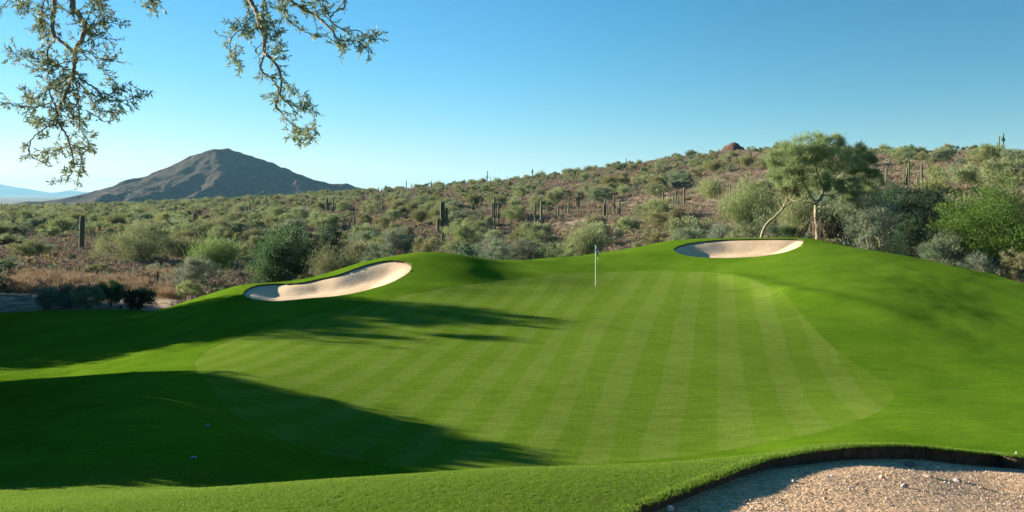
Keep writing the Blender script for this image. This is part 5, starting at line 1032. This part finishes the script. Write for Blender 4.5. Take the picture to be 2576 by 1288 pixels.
def stones():
    L = [(1683, 1284, 22, 16, 3, 'round white stone at the bottom edge under the turf lip'), (2290, 1174, 36, 18, 2, 'dark brown rock in the lip shadow, largest stone on the gravel'), (2315, 1171, 24, 8, 1, 'flat grey stone touching the dark brown rock'), (2558, 1158, 14, 14, 1, 'pointed grey stone at the far right on the gravel edge'),
     (2505, 1158, 14, 9, 0, 'tan stone left of the pointed grey one'), (2464, 1162, 13, 9, 0, 'small tan stone left along the lit gravel edge'), (2220, 1207, 18, 11, 0, 'tan stone below left of the dark brown rock'), (2275, 1228, 20, 14, 1, 'grey stone in the middle of the lit gravel'),
     (2335, 1202, 26, 10, 0, 'broad flat tan stone below the dark brown rock'), (2408, 1212, 22, 10, 1, 'low grey stone right of the broad flat one'), (2155, 1222, 14, 10, 2, 'small dark stone left of the middle grey stone'), (2075, 1258, 12, 8, 0, 'small tan stone near the bottom edge'),
     (1996, 1214, 16, 8, 1, 'grey stone in the shadow line of the turf lip'), (2360, 1180, 12, 7, 3, 'tiny white stone near the lip shadow'), (2470, 1230, 12, 8, 0, 'small tan stone on the right part of the gravel'), (1650, 1284, 12, 7, 2, 'dark clod in the corner under the turf lip')]
    for i, (px, py, w_, h_, m_, lab) in enumerate(L):
        x, y, z = on_gravel(px, py); me = stone_mesh(50+i, 3); me.materials.append(RM[m_])
        for p in me.polygons: p.use_smooth = m_ == 3
        o = link('stone', me, None, (x, y, z+h_*y/F*.28)); o.scale = (w_*y/F*1.1, w_*y/F*.9, h_*y/F*1.15); o.rotation_euler[2] = i*.9; tag(o, lab, 'stone')
    r = np.random.default_rng(88); ms = []
    for i in range(6): me = stone_mesh(80+i, 1); me.materials.append(RM[[0, 0, 1, 0, 2, 3][i]]); ms.append(me)
    n = 26000; X = r.uniform(.5, 12, n); Y = r.uniform(5, 15, n); sd, _ = polysdf(np.c_[X, Y], P_grav); ok = (sd > .02) & (np.abs(X/Y) < .66); X, Y, sd = X[ok], Y[ok], sd[ok]; n = len(X)
    Z = gravel_z(X, Y, sd); scatter('pebbles', np.c_[X, Y], Z+.002, r.uniform(0, 6.28, n), .010+.028*r.uniform(0, 1, n)**4+.004, ms, r.choice(6, n, p=[.25, .25, .2, .2, .07, .03]), 'loose gravel pebbles strewn over the waste area')
stones()
def blades():
    LM['blade'] = leaf_mat('grass_blades', (.100, .180, .014), (.170, .270, .035), .4, .1)
    ms = []
    for i in range(5):
        r = np.random.default_rng(400+i); n = 26; P = np.c_[r.uniform(-.03, .03, (n, 2)), np.zeros(n)]; D = r.normal(size=(n, 3))*[.45, .45, 0]+[0, 0, 1]
        V, Fq = leafquads(r, P, D, r.uniform(.010, .020, n), .0032); ms.append(proto('blades', V, Fq, np.repeat(r.uniform(0, 1, n), 4), LM['blade']))
    r = np.random.default_rng(99); n = 150000; Y = 6.3+(14.8-6.3)*r.uniform(0, 1, n)**.9; X = Y*r.uniform(-.62, .62, n)
    sd, _ = polysdf(np.c_[X, Y], P_grav); lipb = np.abs(sd) < .12; ok = (sd < -.005) & ((r.uniform(0, 1, n) < np.clip(1.25-(Y-6)/8, .15, 1)) | (sd > -.25)); X, Y, sd = X[ok], Y[ok], sd[ok]
    # extra fringe along the lip
    seg = lip; fx = []; 
    for a, b in zip(seg[:-1], seg[1:]):
        k = int(np.linalg.norm(b-a)*260); tt = r.uniform(0, 1, k)[:, None]; fx.append(a*(1-tt)+b*tt+r.normal(size=(k, 2))*[.02, .03])
    fx = np.vstack(fx); s2, _ = polysdf(fx, P_grav); fx = fx[s2 < .03]
    XY = np.vstack([np.c_[X, Y], fx]); n = len(XY); scl = np.r_[r.uniform(.7, 1.2, len(X)), r.uniform(1.4, 2.6, len(fx))]
    scatter('grass_blades', XY, HT(XY[:, 0], XY[:, 1])-.002, r.uniform(0, 6.28, n), scl, ms, r.integers(0, 5, n), 'short grass blades on the nearest turf and along the lip')
blades()

# ------------------------------------------------------------------ labels that single out the repeats
ORD = ['first', 'second', 'third', 'fourth', 'fifth', 'sixth', 'seventh', 'eighth', 'ninth', 'tenth', 'eleventh', 'twelfth', 'thirteenth', 'fourteenth', 'fifteenth', 'sixteenth', 'seventeenth', 'eighteenth', 'nineteenth', 'twentieth', 'twenty-first', 'twenty-second', 'twenty-third', 'twenty-fourth', 'twenty-fifth', 'twenty-sixth', 'twenty-seventh', 'twenty-eighth', 'twenty-ninth', 'thirtieth']
LAND = [(205, 590, 'lone thick armless saguaro'), (345, 610, 'wide rounded tree at far left'), (545, 640, 'bright feathery green tree'), (705, 620, 'big dark green mesquite'), (828, 600, 'darkest green tree'), (985, 590, 'big grey-green bunker bush'),
 (1115, 560, 'tallest armed saguaro'), (1250, 540, 'first pair of tall saguaros'), (1355, 540, 'second pair of tall saguaros'), (1468, 600, 'tall feathery bush by the flag'), (1453, 520, 'fork-shaped saguaro'), (1558, 530, 'saguaro with one bent arm'), (1700, 500, 'three-stemmed saguaro cluster'),
 (1703, 545, 'bright yellow-green slope bush'), (1882, 520, 'tall brownish-green palo verde'), (2060, 440, 'biggest palo verde'), (2322, 500, 'blackish-green tree'), (2498, 540, 'bright green mesquite at right'), (2520, 375, 'far right skyline saguaros'), (1843, 375, 'rocky knob'),
 (1575, 405, 'skyline saguaro left of the knob'), (1338, 440, 'spear-like skyline saguaro'), (1225, 440, 'tall armed skyline saguaro'), (1085, 465, 'candelabra skyline saguaro'), (955, 480, 'saguaro at the mountain foot'), (2290, 440, 'left-armed saguaro on the right'), (490, 545, 'multi-armed slender saguaro'), (60, 620, 'dark chollas at the left edge'), (160, 545, 'small candelabra saguaro at left')]
def label_bushes():
    g = {}
    for o, x, y, c in BUSH:
        d = [(math.hypot(x-a, (y-b_)*1.6), a, b_, s) for a, b_, s in LAND]; dist, a, b_, s = min(d)
        dx, dy = x-a, (y-b_)*1.6
        way = ('to the right of' if dx > 0 else 'to the left of') if abs(dx) > abs(dy) else ('behind and above' if dy < 0 else 'in front of and below')
        g.setdefault((c, way, s), []).append((dist, o))
    for (c, way, s), L in g.items():
        L.sort(key=lambda t: t[0])
        for k, (dist, o) in enumerate(L):
            lab = ('%s bush %s the %s' % (c, way, s)) if len(L) == 1 else '%s %s bush %s the %s' % (['nearest', 'second nearest', 'third nearest', 'fourth nearest', 'fifth nearest', 'sixth nearest', 'seventh nearest', 'eighth nearest', 'ninth nearest', 'tenth nearest', 'eleventh nearest'][min(k, 10)], c, way, s)
            tag(o, lab, 'bush', '%s desert bushes' % c)
def label_groups():
    g = {}
    for o in SC.objects:
        if o.parent is None and 'label' in o and 'group' in o and 'shading the turf' not in o['label']: g.setdefault(o['label'], []).append(o)
    for lab, L in g.items():
        if len(L) < 2 or len(L) > 30: continue
        L.sort(key=lambda o: o.location.x/o.location.y)
        for k, o in enumerate(L): o['label'] = '%s from the left of the %s' % (ORD[k], o['group'])
label_bushes(); label_groups()


# ------------------------------------------------------------------ haze
def haze():
    x0, x1, y0, y1, z0, z1 = -34000, 34000, -300, 34000, -82, 560
    V = [(x, y, z) for z in (z0, z1) for y in (y0, y1) for x in (x0, x1)]
    Fc = [(0, 2, 3, 1), (4, 5, 7, 6), (0, 1, 5, 4), (2, 6, 7, 3), (0, 4, 6, 2), (1, 3, 7, 5)]
    m = bpy.data.materials.new('haze'); m.use_nodes = True; n = m.node_tree; n.nodes.clear()
    o = n.nodes.new('ShaderNodeOutputMaterial'); v = n.nodes.new('ShaderNodeVolumePrincipled')
    v.inputs['Color'].default_value = (.35, .75, 1, 1); v.inputs['Density'].default_value = HAZE; v.inputs['Anisotropy'].default_value = .0
    n.links.new(v.outputs[0], o.inputs['Volume'])
    tag(link('haze', npmesh('haze', V, [Fc], None, False, [m])), kind='stuff', label='thin pale air haze over the desert')
HAZE = 0.000033
haze()
